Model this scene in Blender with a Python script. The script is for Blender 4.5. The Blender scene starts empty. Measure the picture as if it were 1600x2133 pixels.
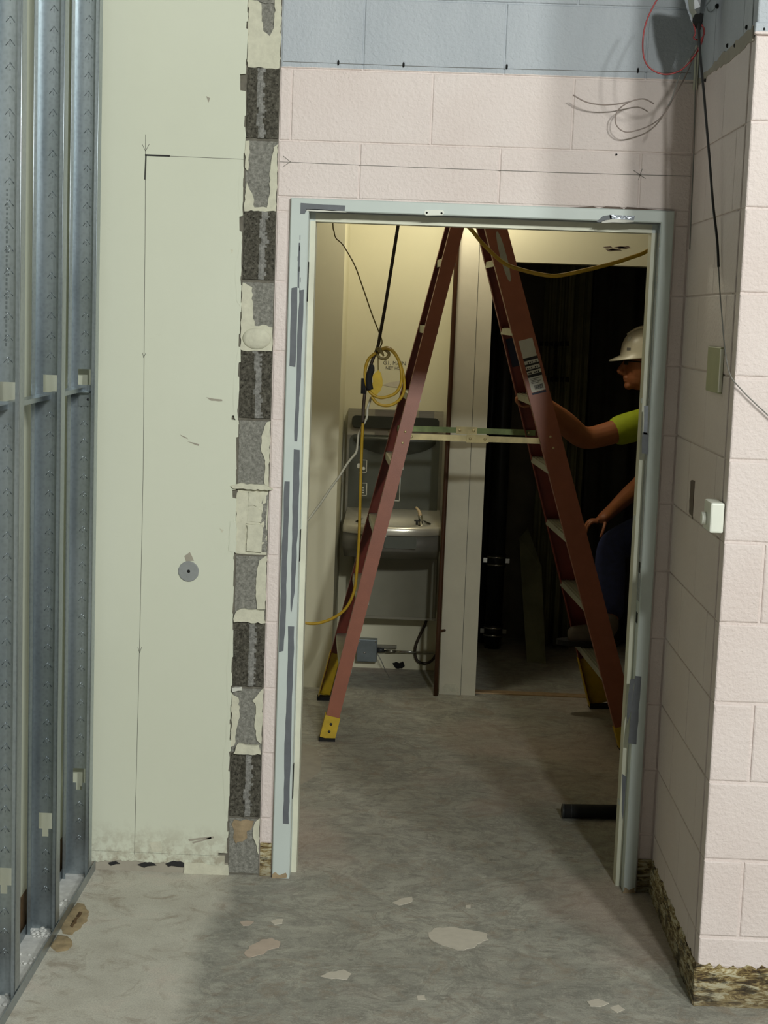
import bpy, bmesh, math, random
from mathutils import Vector, Matrix
random.seed(7)
S = bpy.context.scene
COL = S.collection
R = math.radians

# ------------------------------------------------------------------ camera
F = 3337.25
CR = Vector((0.99906034, 0.0244409, 0.03579212))
CD = Vector((0.03854886, -0.12364395, -0.99157761))
CF = Vector((-0.01980957, 0.99202561, -0.12446994))
CP = Vector((0.0, -4.7367, 1.7353))
cam = bpy.data.cameras.new('camera')
cam.sensor_fit = 'HORIZONTAL'; cam.sensor_width = 36.0
cam.lens = F / 1600.0 * 36.0
cam.clip_start = 0.05; cam.clip_end = 100
camo = bpy.data.objects.new('camera', cam); COL.objects.link(camo)
M3 = Matrix((CR, -CD, -CF)).transposed()
camo.matrix_world = Matrix.Translation(CP) @ M3.to_4x4()
S.camera = camo

# ------------------------------------------------------------------ world, lights, exposure
S.view_settings.view_transform = 'Standard'
S.view_settings.look = 'None'
S.view_settings.exposure = 0.0
S.view_settings.gamma = 1.0
S.view_settings.use_curve_mapping = False
W = bpy.data.worlds.new('world'); S.world = W; W.use_nodes = True
bg = W.node_tree.nodes['Background']
bg.inputs[0].default_value = (0.86, 0.95, 1.0, 1); bg.inputs[1].default_value = 0.02

def area(name, loc, rot, sx, sy, power, color, spread=180):
    l = bpy.data.lights.new(name, 'AREA'); l.shape = 'RECTANGLE'
    l.size = sx; l.size_y = sy; l.energy = power; l.color = color; l.spread = R(spread)
    o = bpy.data.objects.new(name, l); COL.objects.link(o)
    o.location = loc; o.rotation_euler = rot
    return o
COOL = (0.975, 1.0, 0.955)
# fluorescent troffers of the main room, on its ceiling, in front of and right of the door
# work light of the corridor, above the ladder
def point(name, loc, power, color, rad):
    l = bpy.data.lights.new(name, 'POINT'); l.energy = power; l.color = color; l.shadow_soft_size = rad
    o = bpy.data.objects.new(name, l); COL.objects.link(o); o.location = loc
point('corridor_work_light', (0.12, 2.25, 2.44), 19, (1.0, 0.925, 0.70), 0.05)
# bare-tube lamps of the main room, high up, in front of and to the right of the door
point('lamp_near', (2.13, -6.5, 4.2), 640, COOL, 0.16)
point('lamp_middle', (1.43, -7.5, 4.3), 640, COOL, 0.16)
point('lamp_side', (3.84, -6.5, 4.2), 640, COOL, 0.26)

# ------------------------------------------------------------------ helpers
def ray(x, y): return CF * F + CR * (x - 800) + CD * (y - 1066.5)
def aY(x, y, Y=0.0):
    q = ray(x, y); return CP + q * ((Y - CP.y) / q.y)
def aX(x, y, X):
    q = ray(x, y); return CP + q * ((X - CP.x) / q.x)
def aZ(x, y, Z=0.0):
    q = ray(x, y); return CP + q * ((Z - CP.z) / q.z)

def nset(n, **k):
    for a, v in k.items():
        n.inputs[a.replace('_', ' ')].default_value = v

class NT:
    def __init__(s, name):
        s.m = bpy.data.materials.new(name); s.m.use_nodes = True
        s.t = s.m.node_tree; s.b = s.t.nodes['Principled BSDF']
        g = s.t.nodes.new('ShaderNodeNewGeometry'); s.pos = g.outputs['Position']
    def link(s, a, b): s.t.links.new(a, b)
    def noise(s, scale, detail=4, rough=.55, stretch=None, dist=0.0, off=None):
        n = s.t.nodes.new('ShaderNodeTexNoise'); nset(n, Scale=scale, Detail=detail, Roughness=rough, Distortion=dist)
        v = s.pos
        if stretch or off:
            mp = s.t.nodes.new('ShaderNodeMapping'); s.link(v, mp.inputs['Vector'])
            if stretch: mp.inputs['Scale'].default_value = stretch
            if off: mp.inputs['Location'].default_value = off
            v = mp.outputs[0]
        s.link(v, n.inputs['Vector']); return n.outputs['Fac']
    def voro(s, scale):
        n = s.t.nodes.new('ShaderNodeTexVoronoi'); nset(n, Scale=scale); s.link(s.pos, n.inputs['Vector']); return n.outputs['Distance']
    def ramp(s, fac, stops):
        n = s.t.nodes.new('ShaderNodeValToRGB'); e = n.color_ramp.elements
        while len(e) < len(stops): e.new(0.5)
        for i, (p, c) in enumerate(stops):
            e[i].position = p; e[i].color = (c[0], c[1], c[2], 1) if not isinstance(c, (int, float)) else (c, c, c, 1)
        s.link(fac, n.inputs['Fac']); return n.outputs['Color']
    def mix(s, fac, a, b, mode='MIX'):
        n = s.t.nodes.new('ShaderNodeMix'); n.data_type = 'RGBA'; n.blend_type = mode
        for sock, v in ((n.inputs[0], fac), (n.inputs[6], a), (n.inputs[7], b)):
            if isinstance(v, (int, float)): sock.default_value = v
            elif isinstance(v, tuple): sock.default_value = (v[0], v[1], v[2], 1)
            else: s.link(v, sock)
        return n.outputs[2]
    def math(s, op, a, b=0.0):
        n = s.t.nodes.new('ShaderNodeMath'); n.operation = op
        for i, v in ((0, a), (1, b)):
            if isinstance(v, (int, float)): n.inputs[i].default_value = v
            else: s.link(v, n.inputs[i])
        return n.outputs[0]
    def sep(s):
        n = s.t.nodes.new('ShaderNodeSeparateXYZ'); s.link(s.pos, n.inputs[0]); return n.outputs
    def bump(s, h, strength=.3, dist=.002, chain=None):
        n = s.t.nodes.new('ShaderNodeBump'); nset(n, Strength=strength, Distance=dist); s.link(h, n.inputs['Height'])
        if chain is not None: s.link(chain, n.inputs['Normal'])
        return n.outputs[0]
    def done(s, col, rough=.6, metal=0.0, normal=None, spec=None):
        for sock, v in (('Base Color', col), ('Roughness', rough), ('Metallic', metal)):
            if isinstance(v, tuple): s.b.inputs[sock].default_value = (v[0], v[1], v[2], 1)
            elif isinstance(v, (int, float)): s.b.inputs[sock].default_value = v
            else: s.link(v, s.b.inputs[sock])
        if normal is not None: s.link(normal, s.b.inputs['Normal'])
        if spec is not None: s.b.inputs['Specular IOR Level'].default_value = spec
        return s.m

def srgb(r, g, b):
    f = lambda c: (c / 255 / 12.92) if c / 255 <= .04045 else ((c / 255 + .055) / 1.055) ** 2.4
    return (f(r), f(g), f(b))

def simple(name, rgb, rough=.6, metal=0.0, var=.12, scale=14, bump=.0, bscale=120, spec=None):
    t = NT(name); c = srgb(*rgb)
    n = t.noise(scale, 5)
    col = t.ramp(n, [(.3, tuple(x * (1 - var) for x in c)), (.7, tuple(min(1, x * (1 + var)) for x in c))])
    nm = t.bump(t.noise(bscale, 4), bump, .002) if bump else None
    return t.done(col, rough, metal, nm, spec)

def painted_block():
    t = NT('painted_block')
    z = t.sep()[2]
    edge = t.math('GREATER_THAN', t.math('ADD', z, t.math('MULTIPLY', t.noise(40, 2), .004)), 2.4265)
    pk = t.ramp(t.noise(3.5, 5), [(.3, srgb(218, 204, 198)), (.7, srgb(225, 213, 208))])
    bl = t.ramp(t.noise(5, 5, stretch=(1, 1, .3)), [(.3, srgb(166, 173, 180)), (.7, srgb(182, 188, 194))])
    c = t.mix(edge, pk, bl)
    smud = t.ramp(t.noise(9, 6, .65, off=(3, 1, 2)), [(.68, 0.0), (.8, .22)])
    c = t.mix(smud, c, srgb(150, 140, 135))
    b1 = t.bump(t.noise(85, 5, .6), .7, .005)
    pits = t.ramp(t.voro(60), [(.0, 0.0), (.16, 1.0)])
    gate = t.ramp(t.noise(7, 3, off=(5, 5, 5)), [(.45, 0.0), (.62, 1.0)])
    b2 = t.bump(t.mix(gate, 1.0, pits) if False else t.mix(gate, (1, 1, 1), pits), .35, .0025, b1)
    return t.done(c, .55, 0, b2)

def plaster():
    t = NT('cream_plaster')
    z = t.sep()[2]
    c = t.ramp(t.noise(1.2, 4), [(.3, srgb(204, 207, 188)), (.7, srgb(210, 213, 195))])
    sm = t.ramp(t.noise(18, 6, .7, stretch=(.5, 1, 1.2), off=(2, 0, 4)), [(.66, 0.0), (.78, .3)])
    c = t.mix(sm, c, srgb(176, 172, 152))
    low = t.math('MULTIPLY', t.ramp(z, [(.03, 1.0), (.16, 0.0)]), t.ramp(t.noise(30, 6, .7), [(.42, 0.0), (.6, .8)]))
    c = t.mix(low, c, srgb(150, 138, 118))
    return t.done(c, .5, 0, t.bump(t.noise(45, 4), .12, .002))

def concrete():
    t = NT('floor_concrete')
    x, y, z = t.sep()
    n1 = t.noise(2.2, 8, .62, dist=.6); n2 = t.noise(9, 8, .7, stretch=(1, 1.5, 1), off=(1, 7, 0), dist=1.2); n3 = t.noise(120, 3)
    c = t.ramp(n1, [(.28, srgb(148, 147, 137)), (.5, srgb(168, 166, 154)), (.72, srgb(184, 181, 167))])
    c = t.mix(t.ramp(n2, [(.4, .0), (.62, .62)]), c, srgb(128, 127, 119))
    c = t.mix(t.ramp(t.noise(5, 9, .72, off=(6, 1, 0), dist=2.6), [(.5, 0.0), (.56, .4), (.6, 0.0)]), c, srgb(98, 96, 89))
    c = t.mix(t.ramp(t.noise(26, 8, .75, stretch=(1, 1.3, 1), off=(9, 2, 0)), [(.56, 0.0), (.66, .4)]), c, srgb(200, 196, 181))
    c = t.mix(t.ramp(t.noise(34, 7, .75, stretch=(.4, 1.3, 1), off=(8, 3, 0), dist=.8), [(.55, 0.0), (.66, .6)]), c, srgb(104, 102, 94))
    pink = t.ramp(t.noise(1.7, 4, off=(4, 4, 1)), [(.5, 0.0), (.68, .45)])
    c = t.mix(pink, c, srgb(188, 166, 154))
    # lighter, cleaner screed where the demolished wall and the left bay were
    wob = t.math('ADD', x, t.math('MULTIPLY', t.math('SUBTRACT', t.noise(5, 4), .5), .16))
    left = t.math('MULTIPLY', t.ramp(t.math('MULTIPLY', t.math('ADD', wob, .49), -8), [(.0, 0.0), (.6, 1.0)]), t.math('LESS_THAN', y, .0))
    lc = t.ramp(t.noise(6, 8, .65, off=(0, 3, 0)), [(.3, srgb(188, 182, 168)), (.55, srgb(206, 202, 188)), (.75, srgb(212, 200, 186))])
    c = t.mix(t.math('MULTIPLY', left, .78), c, lc)
    brn = t.math('MULTIPLY', t.ramp(t.noise(7, 8, .75, off=(2, 9, 0), dist=1.5), [(.52, 0.0), (.66, .6)]), 1.0)
    c = t.mix(brn, c, srgb(140, 124, 106))
    sp = t.ramp(t.noise(240, 2), [(.3, .82), (.6, 1.06)])
    c = t.mix(1.0, c, sp, 'MULTIPLY')
    return t.done(c, t.ramp(n1, [(.3, .55), (.7, .78)]), 0, t.bump(n2, .25, .004, t.bump(n3, .25, .001)))

def rough_block(name, a, b, c3, holes=True):
    t = NT(name)
    n = t.noise(95, 6, .75)
    c = t.ramp(n, [(.32, srgb(*a)), (.5, srgb(*b)), (.68, srgb(*c3))])
    if holes:
        c = t.mix(t.ramp(t.voro(110), [(.08, .85), (.3, 0.0)]), c, srgb(30, 29, 26))
    return t.done(c, .95, 0, t.bump(n, .9, .006), .1)

def grime():
    t = NT('old_cove_adhesive')
    z = t.sep()[2]
    n = t.noise(40, 8, .75, stretch=(.45, .45, 1.8), dist=.8)
    c = t.ramp(n, [(.3, srgb(34, 26, 18)), (.43, srgb(92, 72, 42)), (.5, srgb(160, 140, 90)), (.56, srgb(204, 196, 164)), (.8, srgb(212, 206, 180))])
    lo = t.ramp(z, [(.0, 1.0), (.05, .35), (.09, .0)])
    c = t.mix(t.math('MULTIPLY', lo, .55), c, srgb(120, 108, 86))
    dk = t.ramp(t.noise(22, 5, .7, stretch=(.5, .5, 1.6), off=(1, 1, 1)), [(.52, 0.0), (.6, .8)])
    c = t.mix(dk, c, srgb(40, 33, 24))
    return t.done(c, .8, 0, t.bump(n, .9, .006))

def galv():
    t = NT('galvanised_steel')
    n = t.noise(3, 5, stretch=(1, 1, .25))
    c = t.ramp(n, [(.3, srgb(140, 150, 156)), (.7, srgb(178, 186, 190))])
    v = t.ramp(t.voro(90), [(.1, .92), (.6, 1.06)])
    c = t.mix(1.0, c, v, 'MULTIPLY')
    return t.done(c, t.ramp(t.noise(5, 4, stretch=(1, 1, .3), off=(2, 2, 2)), [(.3, .28), (.7, .46)]), .9)

def steel(name, rgb, rough):
    t = NT(name); c = srgb(*rgb)
    n = t.noise(40, 3, stretch=(.05, 1, 2))
    return t.done(t.ramp(n, [(.3, tuple(v * .9 for v in c)), (.7, c)]), rough, 1.0)

MT = dict(
    block=painted_block(), plaster=plaster(), floor=concrete(), grime=grime(), galv=galv(),
    dark_block=rough_block('split_block_dark', (52, 50, 44), (88, 85, 76), (120, 117, 106)),
    grey_block=rough_block('sawn_block_grey', (108, 107, 100), (140, 139, 131), (168, 166, 157), False),
    core=rough_block('core_mortar_grey', (105, 104, 98), (140, 139, 134), (165, 164, 158), False),
    mortar=simple('cream_mortar', (200, 198, 178), .85, 0, .10, 40, .7, 90),
    rust=simple('rusty_block', (150, 132, 104), .9, 0, .3, 30, .8, 90),
    joint_dark=simple('dark_joint_grey', (104, 100, 90), .95, 0, .25, 50, .8, 90),  # dark grey mortar backing that shows in the gaps between scar blocks
    joint=simple('mortar_joint', (196, 180, 175), .8, 0, .06, 30, .3, 120),
    frame=simple('frame_paint', (196, 205, 200), .38, 0, .03, 8, .12, 30),
    frame_in=simple('frame_paint_cream', (214, 214, 194), .42, 0, .05, 20, .12, 30),
    primer=simple('grey_primer', (98, 102, 107), .5, 0, .1, 30, .1, 80),
    shiny_primer=simple('wet_primer', (150, 156, 164), .2, .3, .1, 30, .6, 90),
    black=simple('black_void', (12, 12, 11), .9, 0, .1),
    chip=simple('chipped_brown', (104, 90, 80), .8, 0, .15, 60, .3),
    graphite=simple('graphite', (96, 95, 86), .7, 0, .2, 60),
    marker=simple('black_marker', (26, 26, 24), .6, 0, .1),
    dust=simple('concrete_dust', (200, 200, 196), .95, 0, .14, 30, .8, 70),
    foam=simple('dried_foam', (150, 132, 100), .85, 0, .3, 26, .9, 40),
    foam_dark=simple('burnt_foam', (92, 70, 42), .85, 0, .3, 40, .8, 60),
    patch=simple('screed_patch', (196, 189, 174), .8, 0, .06, 30, .3, 90),
    patch_pink=simple('screed_patch_pink', (186, 170, 154), .85, 0, .08, 20, .3, 90),
    patch_grey=simple('screed_patch_grey', (158, 152, 138), .85, 0, .08, 20, .3, 90),
    anchor=simple('plug_grey', (140, 143, 142), .8, 0, .1, 40, .4, 120),
    inner_wall=simple('corridor_paint', (210, 206, 180), .55, 0, .04, 3, .15, 40),
    pillar=simple('pillar_paint', (208, 204, 184), .6, 0, .06, 7, .2, 40),
    ceil=simple('ceiling_tile', (205, 205, 198), .9, 0, .05, 20),
    dark_wall=simple('olive_grey_block', (120, 114, 96), .9, 0, .2, 6, .3),  # dull olive-grey block of the far and right walls
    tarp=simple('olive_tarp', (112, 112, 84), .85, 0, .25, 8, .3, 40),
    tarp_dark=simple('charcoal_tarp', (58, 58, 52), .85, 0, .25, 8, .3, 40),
    stitch=simple('stitch_black', (20, 18, 16), .9),
    pipe=simple('black_iron', (54, 56, 58), .38, .3, .2, 10, .1),
    brown_pipe=simple('brown_pipe', (72, 44, 24), .45, .2, .2, 10),
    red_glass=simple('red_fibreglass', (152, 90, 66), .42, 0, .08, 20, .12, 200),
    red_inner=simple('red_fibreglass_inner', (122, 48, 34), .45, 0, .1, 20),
    alu=simple('ladder_aluminium', (176, 176, 160), .45, .5, .1, 30),
    zinc=simple('zinc_bar', (206, 192, 142), .35, .25, .2, 22),
    zinc_green=simple('zinc_bar_green', (120, 136, 84), .4, .2, .25, 22),
    yellow=simple('yellow_plastic', (196, 164, 26), .5, 0, .12, 30, .2),
    rubber=simple('black_rubber', (22, 22, 22), .85, 0, .15),
    label=simple('label_paper', (200, 200, 188), .6, 0, .06, 40),
    label_blk=simple('label_ink', (30, 30, 32), .6),
    label_blue=simple('label_blue', (38, 44, 66), .6),
    stainless=steel('stainless', (176, 172, 160), .3),
    stainless_dull=steel('stainless_dull', (146, 143, 130), .42),
    fountain_grey=simple('fountain_grey', (78, 81, 72), .4, .1, .08, 10),
    fountain_dark=simple('fountain_dark', (52, 55, 48), .35, .1, .08, 10),
    apron=simple('apron_grey', (112, 110, 102), .4, .2, .08, 10),
    cabinet=simple('cabinet_taupe', (124, 122, 106), .5, .1, .06, 10),
    white_ink=simple('white_ink', (206, 206, 196), .6),
    tan=simple('tan_plastic', (190, 168, 132), .5),
    jbox=simple('junction_box', (118, 126, 128), .4, .6, .12, 20),
    brass=simple('worn_threshold', (172, 146, 112), .45, .1, .2, 30),
    basin=simple('basin_steel', (206, 202, 188), .28, .55, .05, 20),
    chrome=steel('chrome', (210, 210, 205), .14),
    yellow_cord=simple('yellow_cord', (176, 142, 30), .5, 0, .12, 30),
    olive_cord=simple('olive_cord', (128, 112, 60), .5, 0, .12, 30),
    dark_cord=simple('dark_cord', (52, 40, 28), .5, 0, .15, 30),
    grey_wire=simple('grey_wire', (120, 118, 112), .5, 0, .1),
    taupe_wire=simple('taupe_wire', (150, 136, 128), .5, 0, .1),
    white_cord=simple('white_cord', (190, 188, 170), .5, 0, .08, 30),
    red_wire=simple('red_wire', (150, 36, 36), .4, 0, .1),
    black_wire=simple('black_wire', (34, 33, 32), .5),
    green_plate=simple('aged_plate', (160, 162, 126), .45, 0, .05, 20),
    device=simple('device_white', (226, 228, 216), .4, 0, .04),
    foil=steel('foil', (190, 192, 194), .25),
    skin=simple('skin', (150, 92, 58), .5, 0, .08, 20),
    shirt=simple('lime_shirt', (150, 164, 14), .8, 0, .1, 20, .3, 60),
    denim=simple('blue_denim', (30, 38, 78), .85, 0, .2, 40, .3, 300),
    boot=simple('boot_leather', (86, 76, 66), .6, 0, .2, 20, .3),
    helmet=simple('helmet_white', (212, 206, 184), .35, 0, .06, 20),
    hair=simple('dark_hair', (24, 20, 17), .7),
    sticker=simple('green_sticker', (60, 110, 62), .5),
)

def tag(o, label=None, cat=None, group=None, kind=None):
    if label: o['label'] = label
    if cat: o['category'] = cat
    if group: o['group'] = group
    if kind: o['kind'] = kind
    return o

class MB:
    def __init__(s): s.b = bmesh.new()
    def face(s, vs, mi=0, smooth=False):
        try:
            f = s.b.faces.new(vs); f.material_index = mi; f.smooth = smooth; return f
        except ValueError: return None
    def poly(s, pts, mi=0): return s.face([s.b.verts.new(p) for p in pts], mi)
    def box(s, lo, hi, mi=0, bev=0.0):
        lo, hi = [min(a, b) for a, b in zip(lo, hi)], [max(a, b) for a, b in zip(lo, hi)]
        v = [s.b.verts.new((x, y, z)) for x in (lo[0], hi[0]) for y in (lo[1], hi[1]) for z in (lo[2], hi[2])]
        fs = [s.face([v[i] for i in q], mi) for q in ((0, 1, 3, 2), (4, 6, 7, 5), (0, 4, 5, 1), (2, 3, 7, 6), (0, 2, 6, 4), (1, 5, 7, 3))]
        if bev:
            es = list({e for f in fs for e in f.edges})
            bmesh.ops.bevel(s.b, geom=es, offset=bev, segments=2, profile=.5, affect='EDGES')
        return s
    def prism(s, pts, d, mi=0):
        d = Vector(d); a = [s.b.verts.new(p) for p in pts]; b = [s.b.verts.new(Vector(p) + d) for p in pts]
        n = len(a); s.face(a, mi); s.face(b[::-1], mi)
        for i in range(n): s.face([a[i], b[i], b[(i + 1) % n], a[(i + 1) % n]], mi)
        return s
    def tprism(s, pts, d, mi=0):
        from mathutils.geometry import tessellate_polygon
        d = Vector(d); P = [Vector(p) for p in pts]
        a = [s.b.verts.new(p) for p in P]; b = [s.b.verts.new(p + d) for p in P]; n = len(P)
        for t in tessellate_polygon([P]): s.face([a[i] for i in t], mi); s.face([b[i] for i in reversed(t)], mi)
        for i in range(n): s.face([a[i], b[i], b[(i + 1) % n], a[(i + 1) % n]], mi)
        return s
    def loft(s, rings, closed=True, cap0=True, cap1=True, mi=0, smooth=True):
        vr = [[s.b.verts.new(p) for p in r] for r in rings]
        n = len(vr[0])
        for a, b in zip(vr, vr[1:]):
            for i in range(n if closed else n - 1):
                s.face([a[i], a[(i + 1) % n], b[(i + 1) % n], b[i]], mi, smooth)
        if cap0: s.face(vr[0][::-1], mi)
        if cap1: s.face(vr[-1], mi)
        return s
    def tube(s, path, r, seg=8, smoothpath=0, mi=0):
        p = [Vector(q) for q in path]
        if smoothpath: p = crom(p, smoothpath)
        rs = r if isinstance(r, (list, tuple)) else None
        t = (p[1] - p[0]).normalized()
        u = t.orthogonal().normalized(); rings = []
        for i, q in enumerate(p):
            tn = (p[min(i + 1, len(p) - 1)] - p[max(i - 1, 0)])
            if tn.length < 1e-9: tn = t
            tn.normalize()
            ax = t.cross(tn)
            if ax.length > 1e-7: u = Matrix.Rotation(t.angle(tn), 3, ax.normalized()) @ u
            t = tn; u = (u - t * u.dot(t)).normalized(); w = t.cross(u)
            rr = r if rs is None else rs[0] + (rs[1] - rs[0]) * i / (len(p) - 1)
            rings.append([q + (u * math.cos(k * 2 * math.pi / seg) + w * math.sin(k * 2 * math.pi / seg)) * rr for k in range(seg)])
        return s.loft(rings, mi=mi)
    def channel(s, p0, p1, wdir, w, fdir, fl, t, mi=0):
        """U section swept from p0 to p1: web of width w along wdir, flanges of length fl along fdir"""
        p0, p1, wd, fd = Vector(p0), Vector(p1), Vector(wdir).normalized(), Vector(fdir).normalized()
        prof = [(-w/2, 0), (w/2, 0), (w/2, fl), (w/2 - t, fl), (w/2 - t, t), (-w/2 + t, t), (-w/2 + t, fl), (-w/2, fl)]
        rings = [[p + wd * a + fd * b for a, b in prof] for p in (p0, p1)]
        vr = [[s.b.verts.new(q) for q in r] for r in rings]; n = 8
        for i in range(n): s.face([vr[0][i], vr[0][(i+1) % n], vr[1][(i+1) % n], vr[1][i]], mi)
        for v in vr:
            s.face([v[0], v[1], v[4], v[5]], mi); s.face([v[1], v[2], v[3], v[4]], mi); s.face([v[0], v[5], v[6], v[7]], mi)
        return s
    def ball(s, c, rx, ry=None, rz=None, seg=12, mi=0):
        ry = ry or rx; rz = rz or rx
        r = bmesh.ops.create_uvsphere(s.b, u_segments=seg, v_segments=max(6, seg // 2 + 2), radius=1)
        for v in r['verts']: v.co = Vector(c) + Vector((v.co.x * rx, v.co.y * ry, v.co.z * rz))
        for f in {f for v in r['verts'] for f in v.link_faces}: f.smooth = True; f.material_index = mi
        return s
    def build(s, name, mats, parent=None, origin=None, fix=True):
        if fix: bmesh.ops.recalc_face_normals(s.b, faces=s.b.faces)
        off = Vector((0, 0, 0))
        if parent is not None: off = wloc(parent)
        elif origin is not None: off = Vector(origin)
        if origin is not None and parent is not None: base = Vector(origin)
        else: base = off
        for v in s.b.verts: v.co -= base
        me = bpy.data.meshes.new(name); s.b.to_mesh(me); s.b.free()
        for m in (mats if isinstance(mats, (list, tuple)) else [mats]): me.materials.append(m)
        o = bpy.data.objects.new(name, me); COL.objects.link(o)
        if parent is not None:
            o.parent = parent; o.location = base - off
        else: o.location = base
        return o

def wloc(o):
    l = Vector(o.location)
    while o.parent: o = o.parent; l += Vector(o.location)
    return l
def crom(p, n):
    out = []
    for i in range(len(p) - 1):
        a, b, c, d = p[max(i-1, 0)], p[i], p[i+1], p[min(i+2, len(p)-1)]
        for k in range(n):
            t = k / n
            out.append(.5 * ((2*b) + (c-a)*t + (2*a-5*b+4*c-d)*t*t + (3*b-a-3*c+d)*t**3))
    out.append(p[-1]); return out
def empty(name, loc, label=None, cat=None, group=None, kind=None, parent=None):
    o = bpy.data.objects.new(name, None); COL.objects.link(o); o.empty_display_size = .1
    if parent: o.parent = parent; o.location = Vector(loc) - wloc(parent)
    else: o.location = loc
    return tag(o, label, cat, group, kind)
def copy_tree(o, parent=None):
    c = o.copy(); COL.objects.link(c)
    if parent: c.parent = parent
    for ch in list(o.children): copy_tree(ch, c)
    return c
def jag(pts, step, amp, seed=0):
    """roughen the outline of a closed polygon of Vectors"""
    rn = random.Random(seed); out = []; n = len(pts)
    for i in range(n):
        a, b = Vector(pts[i]), Vector(pts[(i+1) % n]); k = max(1, int((b-a).length / step))
        for j in range(k):
            q = a.lerp(b, j / k)
            out.append(q + Vector((rn.uniform(-amp, amp), rn.uniform(-amp, amp), rn.uniform(-amp, amp))))
    return out
def flat_xz(pts): return [Vector((p[0], 0, p[1])) for p in pts]
def plate_wall(pts, Y, th, name, m, parent, amp=0.0, step=.02, seed=1):
    """piece of given outline (x, z) lying on a wall that faces -Y, front at Y, thickness th"""
    P = jag(flat_xz(pts), step, amp, seed) if amp else flat_xz(pts)
    P = [Vector((p.x, Y, p.z)) for p in P]
    b = MB(); b.tprism(P, (0, th, 0))
    return b.build(name, m, parent)
def px_poly(pp, Y): return [((q := aY(x, y, Y)).x, q.z) for x, y in pp]

# ------------------------------------------------------------------ block walls
JZ = 0.1832; CH = 0.2032; CL = 0.4064
_bm_cache = {}
def block_mesh(w, h, d, ch):
    key = (round(w, 4), round(h, 4), round(d, 4), round(ch, 4))
    if key in _bm_cache: return _bm_cache[key]
    b = bmesh.new(); r = []
    for (ins, y) in ((ch, 0.0), (ch*.3, ch*.3), (0.0, ch), (0.0, d)):
        r.append([b.verts.new((sx*(w/2-ins), y, sz*(h/2-ins))) for sx, sz in ((-1,-1),(1,-1),(1,1),(-1,1))])
    b.faces.new(r[0])
    for a, c in zip(r, r[1:]):
        for i in range(4): b.faces.new([a[i], c[i], c[(i+1) % 4], a[(i+1) % 4]])
    bmesh.ops.recalc_face_normals(b, faces=b.faces)
    if b.faces[0].normal.y > 0 if False else False: pass
    me = bpy.data.meshes.new('block'); b.to_mesh(me); b.free(); me.materials.append(MT['block'])
    _bm_cache[key] = me; return me
def rect_minus(r, cuts):
    out = [r]
    for (a0, a1, b0, b1) in cuts:
        nx = []
        for (u0, u1, z0, z1) in out:
            if a1 <= u0 or a0 >= u1 or b1 <= z0 or b0 >= z1: nx.append((u0, u1, z0, z1)); continue
            if b1 < z1: nx.append((u0, u1, b1, z1))
            if b0 > z0: nx.append((u0, u1, z0, b0))
            lo, hi = max(z0, b0), min(z1, b1)
            if a0 > u0: nx.append((u0, a0, lo, hi))
            if a1 < u1: nx.append((a1, u1, lo, hi))
        out = nx
    return out
def block_wall(parent, place, u0, u1, z0, z1, bond, cuts=(), gap=.006, ch=.003, depth=.05, wob=.0006):
    """place(u, z) -> (location, rotation_z) of the centre of a block's front"""
    k0 = math.floor((z0 - JZ) / CH - 1e-6)
    k = k0
    while JZ + k*CH < z1 - 1e-4:
        zl, zh = max(z0, JZ + k*CH), min(z1, JZ + (k+1)*CH)
        off = bond + (CL/2 if k % 2 else 0)
        j = math.floor((u0 - off) / CL)
        while off + j*CL < u1 - 1e-4:
            ul, uh = max(u0, off + j*CL), min(u1, off + (j+1)*CL)
            for (a, b, c, d) in rect_minus((ul, uh, zl, zh), cuts):
                w, h = b - a - gap, d - c - gap
                if w < .008 or h < .008: continue
                o = bpy.data.objects.new('block', block_mesh(w, h, depth, min(ch, w*.3, h*.3)))
                COL.objects.link(o); o.parent = parent
                loc, rz = place((a+b)/2, (c+d)/2)
                n = Vector((math.sin(rz), -math.cos(rz), 0)) * random.uniform(-wob, wob)
                o.location = Vector(loc) + n; o.rotation_euler = (0, 0, rz)
            j += 1
        k += 1

XR, YC, HT = 0.7616, -0.80, 3.8          # return wall, its front corner, wall height
FL, FR, FT = -0.398, 0.715, 2.052        # door frame outline
SL, SR = -0.535, -0.441                  # scar of the demolished wall

# ------------------------------------------------------------------ floor and ceilings
b = MB(); b.box((-3.4, -9.0, -0.12), (5.5, 4.2, 0.0)); floor = tag(b.build('floor', MT['floor']), kind='structure')
b = MB(); b.box((-1.6, .16, 2.62), (1.75, 3.95, 2.7)); tag(b.build('ceiling', MT['ceil']), kind='structure')

def floor_patch(pp, m, th=.0015, seed=1, amp=.004, name='screed_patch'):
    P = [aZ(x, y, 0) for x, y in pp]
    P = jag(P, .012, amp, seed); P = [Vector((p.x, p.y, -.001)) for p in P]
    b = MB(); b.tprism(P, (0, 0, th + .001))
    return b.build(name, MT[m], floor)
floor_patch([(890,1948),(905,1934),(950,1932),(975,1938),(1012,1944),(1016,1958),(1000,1964),(985,1976),(955,1980),(930,1972),(905,1962)], 'patch', seed=2)
floor_patch([(668,2034),(690,2026),(716,2021),(733,2028),(722,2040),(690,2039)], 'patch', seed=3, amp=.003)
floor_patch([(510,1986),(520,1972),(545,1958),(565,1954),(582,1962),(580,1974),(560,1980),(540,1990),(520,1996)], 'patch_pink', seed=4)
floor_patch([(868,2075),(884,2074),(887,2083),(870,2084)], 'patch', seed=5, amp=.001)
floor_patch([(1222,2087),(1245,2081),(1268,2090),(1250,2098),(1230,2096)], 'patch', seed=6, amp=.002)
floor_patch([(1270,2100),(1290,2094),(1302,2104),(1285,2110)], 'patch', seed=7, amp=.002)
floor_patch([(563,1920),(575,1915),(590,1915),(588,1925),(572,1926)], 'patch', seed=8, amp=.001)
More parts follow.
